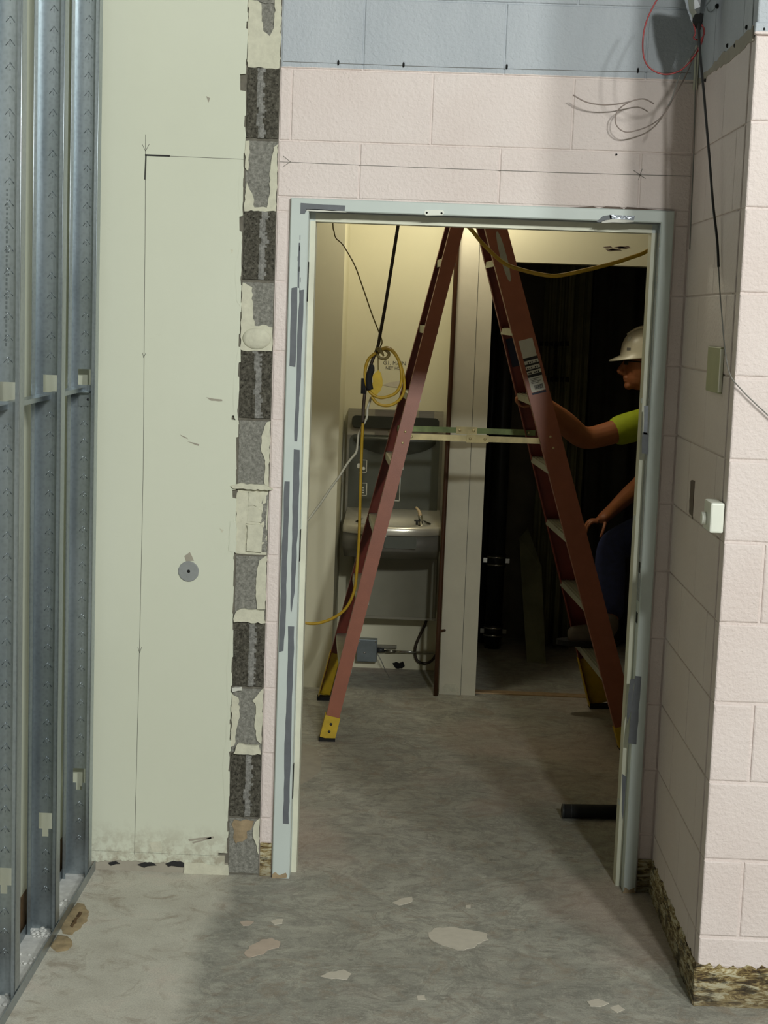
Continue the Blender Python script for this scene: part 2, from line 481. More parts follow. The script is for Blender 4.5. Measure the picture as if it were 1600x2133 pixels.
floor_patch([(818,1880),(835,1872),(858,1869),(860,1878),(845,1883),(830,1886)], 'patch', seed=9, amp=.002)
floor_patch([(970,1886),(981,1886),(980,1892),(970,1892)], 'patch', seed=10, amp=.001)
floor_patch([(560,1655),(600,1560),(632,1548),(655,1556),(670,1585),(668,1605),(640,1628),(600,1650)], 'patch_grey', .001, seed=11, amp=.002)
floor_patch([(500,1921),(515,1918),(530,1920),(520,1928),(505,1928)], 'patch_pink', seed=12, amp=.002)

# ------------------------------------------------------------------ back wall
b = MB()
Yb0, Yb1 = .003, .15
b.box((-1.3, Yb0, 0), (FL+.01, Yb1, FT)); b.box((FR-.01, Yb0, 0), (XR+.05, Yb1, FT)); b.box((-1.3, Yb0, FT), (XR+.05, Yb1, HT))
wall_back = tag(b.build('wall_back', MT['block']), kind='structure')
block_wall(wall_back, lambda u, z: ((u, 0.0, z), 0), SR+.002, XR-.001, .105, HT, -.405, cuts=[(FL-.003, FR+.003, 0, FT+.003)], gap=.004, ch=.003, depth=.02, wob=.0004)
# cream plaster left of the scar, with its ragged torn edge
edge = []
rn = random.Random(3); z = HT
while z > .02:
    nz = max(.02, z - rn.uniform(.012, .05)); dx = -.002 + rn.uniform(-.004, .003)
    if rn.random() < .12: dx -= rn.uniform(.006, .016)
    edge.append((SL + dx, z)); edge.append((SL + dx + rn.uniform(-.002, .002), nz + .002)); z = nz
low = [(-.545, .012), (-.56, .0), (-.59, .014), (-.62, .03), (-.66, .026), (-.70, .034), (-.76, .028), (-.82, .036), (-.88, .03), (-.95, .026), (-1.2, .03)]
foot_ = lambda x: next(a[1] + (b_[1]-a[1])*(x-a[0])/(b_[0]-a[0]) for a, b_ in zip(low, low[1:]) if b_[0] <= x <= a[0])
b = MB(); XM = SL - .03
b.box((-1.2, -.006, .06), (XM, .0028, HT))
for a, c in zip(edge, edge[1:]):
    if c[1] < .06 or a[1] - c[1] < .0005: continue
    b.prism([Vector((XM, -.006, a[1])), Vector((a[0], -.006, a[1])), Vector((c[0], -.006, c[1])), Vector((XM, -.006, c[1]))], (0, .0088, 0))
n = 60
for i in range(n):
    x0, x1 = -1.2 + (-.545+1.2)*i/n, -1.2 + (-.545+1.2)*(i+1)/n
    z0_, z1_ = foot_(x0)+random.uniform(-.003, .003), foot_(x1)+random.uniform(-.003, .003)
    b.prism([Vector((x0, -.006, z0_)), Vector((x1, -.006, z1_)), Vector((x1, -.006, .0605)), Vector((x0, -.006, .0605))], (0, .0088, 0))
b.build('plaster_sheet', MT['plaster'], wall_back)
# second, lifted paint layer along the torn edge
for i, (y0, y1) in enumerate([(330,450),(500,640),(720,885),(1080,1160),(1310,1480),(1480,1700)]):
    za, zb = aY(500, y0).z, aY(500, y1).z
    pts = [(SL-.004, za), (SL-.003, zb), (SL-.014, zb+.02), (SL-.018-.004*(i%2), (za+zb)/2), (SL-.010, za-.02)]
    plate_wall(pts, -.0068, .0012, 'paint_flake', MT['plaster'], wall_back, .002, .02, 40+i)
# grey sub-base strip and dirt at the foot of the plaster
b = MB(); b.box((-1.06, -.003, 0), (SL, .003, .036)); b.build('base_scar', MT['patch_grey'], wall_back)
plate_wall(px_poly([(380,1826),(385,1798),(420,1797),(448,1804),(475,1800),(476,1822),(440,1830)], -.0075), -.0075, .002, 'plaster_sheet', MT['mortar'], wall_back, .002, .02, 5)

# scar blocks, one per course, from the top of the picture down
b = MB(); b.box((SL-.04, .0026, 0), (SR+.002, .0031, HT)); b.build('bed_joint', MT['joint_dark'], wall_back)
def scar_z(k): return 2.4172 - CH*k
def rough_panel(x0, x1, z0, z1, y, amp, nx, nz, seed, groove=None, th=.02):
    rn = random.Random(seed); b = MB(); g = []
    for j in range(nz+1):
        row = []
        for i in range(nx+1):
            x = x0+(x1-x0)*i/nx; z = z0+(z1-z0)*j/nz; e = 1 if 0 < i < nx and 0 < j < nz else .35
            yy = y + rn.uniform(-amp, amp)*e
            if groove and groove[0] < i < groove[1]: yy += groove[2] * (1 if groove[0]+1 < i < groove[1]-1 else .5)
            row.append(b.b.verts.new((x + (rn.uniform(-amp, amp)*.6), yy, z + rn.uniform(-amp, amp)*.6)))
        g.append(row)
    sh = 0
    for j in range(nz):
        sh = max(-1, min(1, sh + rn.choice((-1, 0, 0, 0, 1)))) if j % 3 == 0 else sh
        for i in range(nx):
            m = 1 if groove and groove[0] + sh < i < groove[1] + sh + rn.choice((0, 0, 1)) else 0
            b.face([g[j][i], g[j][i+1], g[j+1][i+1], g[j+1][i]], m)
    rim = [g[0][i] for i in range(nx+1)] + [g[j][nx] for j in range(1, nz+1)] + [g[nz][i] for i in range(nx-1, -1, -1)] + [g[j][0] for j in range(nz-1, 0, -1)]
    bk = [b.b.verts.new((v.co.x, y+th, v.co.z)) for v in rim]; n = len(rim)
    for i in range(n): b.face([rim[i], rim[(i+1) % n], bk[(i+1) % n], bk[i]])
    return b
for k in (0, 2, 4, 8, 10):                              # dark split block ends with a mortar-filled core
    b = rough_panel(SL+.002, SR-.001, scar_z(k+1)+.006, scar_z(k)-.001, -.002, .0016, 16, 34, k+1, groove=(5+(k % 3), 9+(k % 3), -.003), th=.02)
    o = b.build('scar_block', [MT['dark_block'], MT['core']], wall_back); o['label'] = 'dark split block end with grey core'
def scar_sub(parent, pts, m, y=-.003, th=.006, seed=1, name='mortar'):
    return plate_wall(pts, y, th, name, m, parent, .0022, .010, seed)
def scar_px(k, pp): return px_poly(pp, 0)
for k, seed in ((-1, 11), (1, 12), (3, 13), (5, 14), (7, 15), (9, 16), (11, 17), (-2, 18), (-3, 19)):
    z1, z0 = scar_z(k), max(scar_z(k+1), .004)
    mm = MT['rust'] if k == 11 else MT['grey_block']
    b = rough_panel(SL+.002, SR-.001, z0+.003, z1-.003, .001, .0012, 10, 20, seed, th=.012)
    o = b.build('scar_block', mm if k != 11 else MT['grey_block'], wall_back); o['label'] = 'grey sawn block face edged with mortar'
    zz = lambda f: z0 + (z1-z0)*f
    if k in (-1, -2, -3):
        scar_sub(o, [(SL, zz(0)), (SR, zz(0)), (SR, zz(1)), (SR-.02, zz(1)), (SR-.018, zz(.75)), (SR-.022, zz(.55)), (SR-.03, zz(.45)), (SR-.052, zz(.5)), (SR-.055, zz(.7)), (SR-.06, zz(.9)), (SL, zz(.95))], MT['mortar'], seed=21+k)
        plate_wall([(SL+.01, zz(.9)), (SR-.022, zz(.9)), (SR-.024, zz(1)), (SL+.012, zz(1))], -.002, .008, 'chip', MT['grey_block'], o, .003, .012, 5)
    if k == 1:
        scar_sub(o, [(SL, zz(0)), (SR, zz(0)), (SR, zz(.95)), (SR-.012, zz(.9)), (SR-.02, zz(.7)), (SR-.02, zz(.3)), (SR-.026, zz(.06)), (SL+.03, zz(.05)), (SL+.028, zz(.2)), (SL+.006, zz(.4))], MT['mortar'], seed=22)
        scar_sub(o, [(SL, zz(.97)), (SL+.012, zz(.99)), (SL+.01, zz(.55)), (SL, zz(.6))], MT['mortar'], seed=29)
    if k == 3:
        scar_sub(o, [(SL, zz(0)), (SR, zz(0)), (SR, zz(.34)), (SR-.02, zz(.38)), (SL+.04, zz(.36)), (SL+.032, zz(.6)), (SL+.03, zz(.92)), (SL, zz(.98))], MT['mortar'], seed=23)
        bb = MB(); bb.ball(((SL+SR)/2, -.002, zz(.18)), .043, .011, .032, 16); bb.build('mortar', MT['mortar'], o)
    if k == 5:
        scar_sub(o, [(SR, zz(1)), (SR-.012, zz(.97)), (SR-.022, zz(.8)), (SR-.028, zz(.6)), (SR-.014, zz(.42)), (SR-.012, zz(.05)), (SR, zz(0))], MT['mortar'], seed=24)
        scar_sub(o, [(SL-.018, zz(.035)), (SL, zz(.06)), (SR-.004, zz(.05)), (SR+.012, zz(.0)), (SR, zz(-.02)), (SL, zz(-.01)), (SL-.01, zz(-.02))], MT['mortar'], y=-.012, th=.016, seed=30)
    if k == 7:
        scar_sub(o, [(SR, zz(1)), (SR-.02, zz(.93)), (SR-.03, zz(.7)), (SR-.03, zz(.5)), (SR-.024, zz(.2)), (SR, zz(.2))], MT['mortar'], seed=25)
        scar_sub(o, [(SL, zz(.0)), (SR, zz(0)), (SR-.004, zz(.18)), (SR-.03, zz(.2)), (SL+.02, zz(.2)), (SL+.002, zz(.12))], MT['mortar'], y=-.01, th=.014, seed=26)
    if k == 9:
        scar_sub(o, [(SR, zz(1)), (SR-.03, zz(.8)), (SR-.018, zz(.72)), (SR-.024, zz(.45)), (SR-.014, zz(.2)), (SR, zz(.15))], MT['mortar'], seed=27)
        scar_sub(o, [(SL, zz(.9)), (SL+.02, zz(.85)), (SL+.026, zz(.55)), (SL+.014, zz(.3)), (SL+.012, zz(.12)), (SL, zz(.1))], MT['mortar'], seed=28)
        scar_sub(o, [(SL+.012, zz(0)), (SR, zz(0)), (SR-.01, zz(.14)), (SL+.02, zz(.15))], MT['mortar'], y=-.01, th=.014, seed=31)
        plate_wall([(SL, zz(.93)), (SL+.03, zz(.97)), (SL+.03, zz(1.02)), (SL, zz(1.0))], -.008, .01, 'chip', MT['white_ink'], o, .001, .01, 5)
    if k == 11:
        plate_wall([(SL+.01, zz(.95)), (SR-.02, zz(.95)), (SR-.04, zz(.6)), (SL+.02, zz(.5))], -.001, .004, 'rust_stain', MT['rust'], o, .008, .012, 6)
        scar_sub(o, [(SR, zz(1)), (SR-.018, zz(.9)), (SR-.02, zz(.7)), (SR-.008, zz(.5)), (SR, zz(.35))], MT['mortar'], seed=33)
# course 6: deep pocket with mortar lumps
z1, z0 = scar_z(6), scar_z(7)
b = rough_panel(SL+.002, SR-.001, z0+.002, z1-.006, .0022, .0008, 8, 16, 66, th=.004); pk = b.build('scar_block', MT['mortar'], wall_back)
pk['label'] = 'open pocket packed with cream mortar lumps'
for i, (a, c, d, e, y) in enumerate([(.0, .72, .47, .93, -.001), (.38, .64, .74, .95, -.004), (.0, .3, .02, .48, -.003), (.36, .84, .06, .46, -.004), (.36, .8, .5, .68, -.003)]):
    x0, x1 = SL+(SR-SL)*a, SL+(SR-SL)*c
    plate_wall([(x0, z0+CH*d), (x1, z0+CH*d), (x1, z0+CH*e), (x0, z0+CH*e)], y, -y+.003, 'mortar', MT['mortar'], pk, .002, .012, 70+i)
plate_wall([(SR-.02, z0+.01), (SR-.002, z0+.01), (SR-.002, z1-.015), (SR-.018, z1-.03)], .0018, .003, 'cavity', MT['grey_block'], pk, .004, .012, 80)
plate_wall([(SL-.02, z0+.01), (SL+.002, z0+.01), (SL+.002, z0+.1), (SL-.018, z0+.1)], -.0075, .004, 'paint_flake', MT['plaster'], wall_back, .002, .012, 81)

# pencil and marker lines, chipped paint and other marks on the back wall
def line_wall(p, q, w, m, name, Y, parent=wall_back):
    a, c = aY(p[0], p[1], Y), aY(q[0], q[1], Y); d = (c-a).normalized(); n = Vector((-d.z, 0, d.x))*w/2
    b = MB(); b.prism([a+n, a-n, c-n, c+n], (0, .0006, 0)); return b.build(name, MT[m], parent)
CY = -.0064
for p, q in [((303,280),(302,520)),((302,520),(298,1000)),((298,1000),(291,1330)),((291,1330),(280,1780)),((350,325),(510,332)),((296,300),(303,315)),((311,300),(303,315)),((297,735),(299,745)),((304,735),(299,745)),((287,1348),(291,1360)),((295,1348),(291,1360))]:
    line_wall(p, q, .0013, 'graphite', 'pencil_line', CY)
line_wall((302,323),(354,325), .005, 'marker', 'marker_line', CY); line_wall((304,322),(302,374), .0045, 'marker', 'marker_line', CY)
for p, q in [((583,337),(900,350)),((900,350),(1180,360)),((1180,360),(1440,367)),((590,325),(605,337)),((590,347),(605,337)),((1320,355),(1345,372)),((1330,375),(1338,352))]:
    line_wall(p, q, .0013, 'graphite', 'pencil_line', -.0012)
for p, q in [((590,128),(900,139)),((900,139),(1200,147)),((1200,147),(1440,152))]:
    line_wall(p, q, .0012, 'graphite', 'pencil_line', -.0012)
for x, y in ((705,131),(841,135),(1056,139),(1329,147),(1284,322)):
    c = aY(x, y, 0); b = MB(); b.ball((c.x, -.002, c.z), .003, .005, .003 if y > 200 else .008, 8); b.build('wall_plug', MT['black'], wall_back)
plate_wall(px_poly([(1120,433),(1180,432),(1236,430),(1248,434),(1262,430),(1292,431),(1300,436),(1306,431),(1350,435),(1404,440),(1404,444),(1250,439),(1130,437)], -.0022), -.0022, .004, 'paint_chip', MT['chip'], wall_back)
for i, pp in enumerate([[(375,905),(388,911),(392,915),(378,909)], [(430,828),(462,832),(463,836),(440,834)], [(312,1755),(335,1752),(337,1772),(318,1776)], [(480,518),(486,520),(484,528)], [(430,200),(438,204),(434,214)], [(390,920),(415,925),(414,929)], [(392,1748),(445,1742),(446,1746),(394,1752)], [(400,1754),(440,1744),(441,1747),(402,1757)], [(458,1100),(466,1104),(462,1110)], [(384,1158),(395,1150),(404,1168),(388,1170)]]):
    plate_wall(px_poly(pp, CY), CY-.0002, .0008, 'paint_scuff', MT['mortar'] if i in (2, 3, 8) else MT['patch_grey'], wall_back, .001, .01, i)
for pp in ([(286,1800),(300,1796),(322,1797),(326,1803),(300,1806)], [(345,1798),(360,1793),(384,1796),(398,1800),(408,1806),(380,1806),(352,1804)], [(402,1802),(414,1800),(418,1808),(408,1811)], [(225,1796),(240,1794),(250,1799),(232,1802)]):
    plate_wall(px_poly(pp, -.0068), -.0068, .001, 'mould_stain', MT['label_blk'], wall_back, .0025, .01, 9)
# bits of old base left and right of the frame
b = MB(); b.box((SR+.004, -.001, 0), (FL-.004, .004, .105)); b.build('base_scar', MT['grime'], wall_back)
b = MB(); b.box((FR+.004, -.001, 0), (XR-.001, .004, .105)); b.build('base_scar', MT['grime'], wall_back)
# grey plug disc
c = aY(393, 1190, CY)
b = MB(); n = 28
ring = lambda r, y: [Vector((c.x + r*math.cos(i*2*math.pi/n)*(1+.03*math.sin(3*i)), y, c.z + r*math.sin(i*2*math.pi/n))) for i in range(n)]
b.loft([ring(.031, CY+.0005), ring(.031, CY-.002), ring(.029, CY-.003), ring(.0052, CY-.003), ring(.0045, CY+.0005)], cap0=False, cap1=False, smooth=False)
pl = b.build('wall_plug', MT['anchor'], origin=(c.x, CY, c.z)); tag(pl, 'round grey plugged hole on the cream wall', 'plug')
b = MB(); b.ball((c.x, CY, c.z), .0046, .0018, .0046, 10); b.build('hole', MT['black'], pl)

# ------------------------------------------------------------------ left wall behind the studs
b = MB(); b.box((-1.20, -1.25, 0), (-1.042, 0, HT)); wl = tag(b.build('wall_left', MT['plaster']), kind='structure')
b = MB(); b.box((-1.043, -1.25, 0), (-1.038, -.002, .105)); tag(b.build('baseboard_left', MT['foam_dark']), kind='structure')

# ------------------------------------------------------------------ right return wall and front wall
b = MB(); b.box((XR+.004, YC+.09, 0), (XR+.20, 0.15, HT)); wr = tag(b.build('wall_right', MT['block']), kind='structure')
block_wall(wr, lambda u, z: ((XR, -u, z), -math.pi/2), .001, -YC-.052, .10, HT, .035, gap=.004, ch=.0025, depth=.03, wob=.0003)
b = MB(); b.box((XR+.004, YC+.004, 0), (3.6, YC+.1, HT)); wf = tag(b.build('wall_front', MT['block']), kind='structure')
block_wall(wf, lambda u, z: ((u, YC, z), 0), XR, 2.2, .10, HT, .457, gap=.0055, ch=.0045, depth=.05, wob=.0007)
# ledge left by the removed ceiling, at the colour change
b = MB(); b.box((XR-.002, YC-.006, 2.418), (2.2, YC+.01, 2.446), bev=.003); b.build('ledge', MT['block'], wf)
plate = jag([Vector((XR, -y, z)) for y, z in ((.02, 2.408), (.2, 2.412), (.4, 2.405), (.62, 2.404), (.78, 2.41), (.78, 2.44), (.6, 2.442), (.4, 2.438), (.2, 2.43), (.02, 2.424))], .03, .004, 4)
b = MB(); b.tprism([Vector((XR-.002, p.y, p.z)) for p in plate], (.004, 0, 0)); b.build('mortar_scar', MT['patch_grey'], wr)
for x, y in ((1580,57),(1532,95),(1516,95),(1470,167),(1556,57)):
    c = aX(x, y, XR) if x < 1574 else Vector((.781, YC, 2.43))
    b = MB(); b.ball(c, .005, .008, .006, 8); b.build('wall_plug', MT['black'], wr)
# old cove-base adhesive
def base_strip(axis, a0, a1, plane, name, seed, top=.105):
    rn = random.Random(seed); n = int(abs(a1-a0)/.012); b = MB(); rows = []
    for i in range(n+1):
        u = a0+(a1-a0)*i/n; t = top + rn.uniform(-.008, .010)
        pr = [(0, 0.004), (.0, -.003-rn.uniform(0, .003)), (.03, -.004-rn.uniform(0, .003)), (.06, -.003-rn.uniform(0, .004)), (t-.01, -.003-rn.uniform(0, .003)), (t, -.001), (t, .004)]
        rows.append([Vector((plane+o, u, z)) if axis == 'y' else Vector((u, plane+o, z)) for z, o in pr])
    b.loft(rows, smooth=False); return tag(b.build(name, MT['grime']), kind='structure')
base_strip('y', -.004, YC-.002, XR, 'baseboard_right', 1)
base_strip('x', XR-.003, 2.2, YC, 'baseboard_front', 2)

# ------------------------------------------------------------------ door frame (no leaf)
door = empty('door_1', (0.158, 0, 0), kind='structure')
IL, IR, IT = FL+.054, FR-.038, FT-.036
ST, STH = .016, .026
# profile: (inset beyond the opening edge, y); negative inset = towards the outer edge
def frame_part(name, corners, m, pts):
    """pts: list of (fraction 0 outer .. 1 inner edge, extra inset, y)"""
    pass
yf = -.014
prof = [('o', 0, .012), ('o', 0, yf+.003), ('o', .003, yf), ('i', -.003, yf), ('i', 0, yf+.003), ('i', 0, .046), ('i', ST, .046), ('i', ST, .112), ('i', 0, .112), ('i', 0, .152), ('o', 0, .152)]
def lx(e, d): return (FL if e == 'o' else IL) + d
def rx(e, d): return (FR if e == 'o' else IR) - d
def tz(e, d): return (FT if e == 'o' else IT) - (STH if d == ST else d)
b = MB(); b.loft([[Vector((lx(e, d), y, 0)) for e, d, y in prof], [Vector((lx(e, d), y, tz(e, d))) for e, d, y in prof]], smooth=False)
jl = b.build('jamb', MT['frame'], door)
b = MB(); b.loft([[Vector((rx(e, d), y, 0)) for e, d, y in prof], [Vector((rx(e, d), y, tz(e, d))) for e, d, y in prof]], smooth=False)
jr = b.build('jamb', MT['frame'], door)
b = MB(); b.loft([[Vector((lx(e, d), y, tz(e, d))) for e, d, y in prof], [Vector((rx(e, d), y, tz(e, d))) for e, d, y in prof]], smooth=False)
jh = b.build('head', MT['frame'], door)
def primer(pp, parent, m='primer', Y=yf, amp=.0012, seed=1):
    return plate_wall(px_poly(pp, Y), Y-.0006, .0012, 'primer_patch', MT[m], parent, amp, .03, seed)
primer([(627,423),(719,428),(718,440),(640,436),(635,446),(626,445)], jh, seed=1)
primer([(637,435),(680,437),(720,440),(722,443),(640,439)], jh, 'white_ink', seed=2)
primer([(1243,462),(1256,449),(1275,447),(1275,457),(1262,459),(1250,464)], jh, seed=3)
primer([(1270,447),(1322,450),(1321,458),(1270,456)], jh, 'shiny_primer', seed=4)
primer([(1252,461),(1275,457),(1320,459),(1320,463),(1255,464)], jh, 'white_ink', seed=5)
primer([(607,600),(620,598),(616,765),(603,762)], jl, seed=6)
primer([(624,605),(634,603),(628,760),(619,920),(613,920),(620,700)], jl, seed=7)
primer([(623,505),(625,505),(624,600),(620,598),(621,560)], jl, seed=8)
primer([(593,1002),(603,1003),(601,1100),(598,1170),(595,1290),(591,1355),(581,1358),(587,1160)], jl, seed=9)
primer([(612,936),(625,938),(623,1010),(620,1110),(614,1230),(607,1275),(605,1270),(609,1100),(611,990)], jl, seed=10)
primer([(600,1305),(613,1305),(612,1375),(609,1450),(607,1525),(605,1600),(601,1716),(589,1715),(593,1620),(592,1570),(598,1440)], jl, seed=11)
primer([(1323,1408),(1337,1409),(1331,1478),(1326,1550),(1309,1548),(1312,1520),(1316,1480)], jr, seed=12)
primer([(1314,1415),(1322,1414),(1316,1480),(1306,1507),(1308,1450)], jr, seed=13)
primer([(1297,1612),(1304,1618),(1301,1680),(1298,1710),(1295,1690)], jr, seed=14)
primer([(1338,900),(1350,901),(1349,946),(1337,944)], jr, seed=15)
primer([(1342,845),(1351,845),(1349,905),(1340,905)], jr, 'shiny_primer', seed=16)
for i in range(6):
    x, y = 622+random.uniform(-2, 6), 490+i*22
    primer([(x, y),(x+1.5, y),(x+1.2, y+10),(x, y+10)], jl, seed=17+i, amp=.0003)
# bare-metal primer on the rabbet of head and right jamb, cream stop faces
b = MB(); b.box((IL+.001, yf+.006, IT-.0008), (IR-.001, .045, IT+.0005)); b.build('rabbet_primer', MT['primer'], jh)
b = MB(); b.box((IR-.0008, yf+.004, .9), (IR+.0005, .045, IT-.002)); b.build('rabbet_primer', MT['shiny_primer'], jr)
b = MB(); b.box((IL+ST-.0005, .0468, .0), (IL+ST+.0008, .111, IT-STH)); b.box((IL+.001, .0452, 0), (IL+ST, .0462, IT-STH)); b.build('stop', MT['frame_in'], jl)
b = MB(); b.box((IR-ST-.0008, .0468, .0), (IR-ST+.0005, .111, IT-STH)); b.box((IR-ST, .0452, 0), (IR-.001, .0462, IT-STH)); b.build('stop', MT['frame_in'], jr)
b = MB(); b.box((IL+ST, .0452, IT-STH-.0006), (IR-ST, .0462, IT-.002)); b.box((IL+ST, .046, IT-STH-.0008), (IR-ST, .111, IT-STH+.0005)); b.build('stop', MT['frame_in'], jh)
# hinge cut-outs in the left jamb, strike reinforcements
for y0, y1 in ((545,628),(1105,1170),(1595,1665)):
    za, zb = aY(637, y0, .01).z, aY(637, y1, .01).z
    b = MB(); b.box((IL-.001, .004, zb), (IL+.0012, .038, za)); b.build('hinge_recess', MT['black'], jl)
for y in (1180, 1285): 
    c = aY(1316, y, .03); b = MB(); b.box((IR-.0014, .01, c.z-.016), (IR+.0004, .036, c.z+.016)); b.build('strike_recess', MT['black'], jr)
for y in (1080, 1675, 835):
    c = aY(1335, y, .05); b = MB(); b.box((IR-ST-.003, .052, c.z-.008), (IR-ST+.001, .08, c.z+.008), bev=.002); b.build('silencer', MT['frame'], jr)
c0, c1 = aY(884, 443, yf), aY(925, 443, yf)
b = MB(); n = 12; L = []
for i in range(n): a = math.pi/2 + math.pi*i/(n-1); L.append(Vector((c0.x+.007+.0075*math.cos(a), yf-.002, c0.z+.0075*math.sin(a))))
for i in range(n): a = -math.pi/2 + math.pi*i/(n-1); L.append(Vector((c1.x-.007+.0075*math.cos(a), yf-.002, c1.z+.0075*math.sin(a))))
b.prism(L, (0, .003, 0)); kp = b.build('closer_plate', MT['device'], jh)
for c in (c0.x+.007, c1.x-.007):
    b = MB(); b.ball((c, yf-.002, c0.z), .0032, .0012, .0032, 8); b.b.verts.ensure_lookup_table(); b.build('screw_hole', MT['black'], door)
# rust at the feet of the jambs
for x0, x1, par in ((FL, FL+.05, jl), (FR-.04, FR, jr)):
    plate_wall([(x0+.002, .001), (x1-.002, .001), (x1-.004, .018), ((x0+x1)/2, .008), (x0+.004, .02)], yf-.0008, .002, 'rust_stain', MT['rust'], par, .003, .008, 3)

# ------------------------------------------------------------------ corridor and dark room
def wall(name, lo, hi, m): 
    b = MB(); b.box(lo, hi); return tag(b.build(name, MT[m]), kind='structure')
wall('wall_corridor_left', (-1.6, .15, 0), (-1.5, 2.5, 2.62), 'inner_wall')
wall('wall_corridor_back', (-1.6, 2.5, 0), (-.362, 2.95, 2.62), 'inner_wall')
alc = wall('wall_alcove', (-.42, 2.95, 0), (.14, 3.05, 2.62), 'inner_wall')
wm = wall('wall_middle', (.138, 2.46, 0), (.304, 3.85, 2.62), 'pillar')
hd = wall('wall_header', (.304, 2.48, 1.972), (1.75, 2.62, 2.62), 'inner_wall')
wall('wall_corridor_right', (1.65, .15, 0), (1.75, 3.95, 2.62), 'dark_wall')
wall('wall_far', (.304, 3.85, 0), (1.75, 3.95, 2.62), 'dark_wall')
b = MB(); b.box((.2365, 2.4585, 0), (.2385, 2.461, 2.62)); b.build('seam', MT['graphite'], wm)
plate_wall(px_poly([(921,1432),(928,1424),(950,1425),(957,1434),(955,1444),(940,1440),(925,1441)], 2.458), 2.458, .003, 'paint_chip', MT['mortar'], wm, .003, .01, 3)
for i in range(7):
    p = aY(1265+i*6, 517+random.uniform(-3, 3), 2.479); plate_wall([(p.x-.02, p.z), (p.x+.015, p.z+.004), (p.x+.024, p.z-.003), (p.x-.01, p.z-.005)], 2.4786, .001, 'scrape', MT['chip'], hd, .002, .01, i)
# hand-written note on the alcove wall
def text(s, loc, size, m, parent, rot=(R(90), 0, 0)):
    cu = bpy.data.curves.new('lettering', 'FONT'); cu.body = s; cu.size = size; cu.extrude = .0004
    o = bpy.data.objects.new('lettering', cu); COL.objects.link(o)
    bpy.context.view_layer.update()
    me = bpy.data.meshes.new_from_object(o.evaluated_get(bpy.context.evaluated_depsgraph_get())); bpy.data.objects.remove(o)
    me.materials.clear(); me.materials.append(MT[m])
    o = bpy.data.objects.new('lettering', me); COL.objects.link(o); o.parent = parent
    o.location = Vector(loc) - wloc(parent); o.rotation_euler = rot; return o
p = aY(798, 759, 2.949); text('G1, MAIN', p, .026, 'graphite', alc)
p = aY(803, 769, 2.949); text('NET HDF', p, .020, 'graphite', alc)
plate_wall(px_poly([(796,802),(812,796),(838,793),(842,808),(815,806)], 2.949), 2.949, .001, 'tape', MT['patch'], alc)
# threshold
a, c = aZ(995, 1438), aZ(1640, 1468)
b = MB(); b.box((.306, 2.50, -.001), (1.64, 2.56, .006), bev=.002); tag(b.build('trim_1', MT['brass']), kind='structure')

# vertical pipes
def pipe(name, x, y, z0, z1, r, m, label, cat, couplings=()):
    o = empty(name, (x, y, z0), label, cat)
    b = MB(); b.tube([(x, y, z0), (x, y, z1)], r, 20); b.build('pipe_body', MT[m], o)
    for zc in couplings:
        b = MB(); b.tube([(x, y, zc-.035), (x, y, zc+.035)], r+.006, 20); cl = b.build('coupling', MT['pipe'], o)
        b = MB()
        for dz in (-.02, .02): b.tube([(x, y, zc+dz-.004), (x, y, zc+dz+.004)], r+.008, 20)
        b.box((x-r-.024, y-.012, zc-.012), (x-r-.004, y+.012, zc+.012)); b.box((x+r+.004, y-.012, zc-.012), (x+r+.024, y+.012, zc+.012)); b.build('clamp', MT['chrome'], cl)
    return o
p = aZ(1030, 1322)
zc = aY(1036, 1167, 3.55).z
pipe('drain_pipe', aY(1037, 1100, 3.55).x, 3.55, 0, 2.62, .044, 'pipe', 'thick black iron drain pipe with shiny clamp right of the pale pillar', 'pipe', (zc, .09))
pipe('water_pipe', aY(1014, 1100, 3.68).x, 3.68, 0, 2.62, .022, 'pipe', 'thin black pipe close behind the thick drain pipe', 'pipe')
x = aY(939, 760, 2.44).x
o = empty('riser_pipe_gap', (x, 2.43, .1), 'slim brown riser pipe, its lower part standing in for the shadow gap left of the pale pillar', 'pipe')
p0, p1 = aY(953, 500, 2.43), aY(913, 1325, 2.43)
b = MB(); b.tube([(p0.x+.012, 2.43, 2.62), p0, p1, (p1.x-.001, 2.43, .0)], .0108, 12); b.build('pipe_body', MT['brown_pipe'], o)  # upper run is the pipe; lower run stands in for the shadowed gap
b = MB(); b.tube([(p0.x+.004, 2.43, 2.2), (p0.x+.004, 2.455, 2.2)], .006, 8); b.tube([(p1.x, 2.43, .3), (p1.x+.03, 2.455, .3)], .006, 8); b.build('bracket', MT['brown_pipe'], o)['kind'] = 'stuff'

# hanging tarps in the dark room
def tarp(name, x0, x1, y, z0, z1, m, label, seed, amp=.04):
    rn = random.Random(seed); b = MB(); n = 36; ph = [rn.uniform(0, 6) for _ in range(3)]; rows = []
    for j in range(13):
        z = z0+(z1-z0)*j/12; a = amp*(1.15-.5*j/12)
        rows.append([Vector((x0+(x1-x0)*i/n, y + a*math.sin(i*.75+ph[0]+j*.05)+a*.5*math.sin(i*1.7+ph[1]+j*.1), z)) for i in range(n+1)])
    back = [[v+Vector((0, .006, 0)) for v in r] for r in rows]
    b.loft([r + q[::-1] for r, q in zip(rows, back)]); return tag(b.build(name, MT[m], origin=(x0, y, z0)), label, 'tarp')
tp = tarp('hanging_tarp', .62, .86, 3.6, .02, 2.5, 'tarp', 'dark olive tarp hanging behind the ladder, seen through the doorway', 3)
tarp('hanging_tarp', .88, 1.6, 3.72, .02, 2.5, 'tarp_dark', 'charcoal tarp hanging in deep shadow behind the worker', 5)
Yt = 3.53
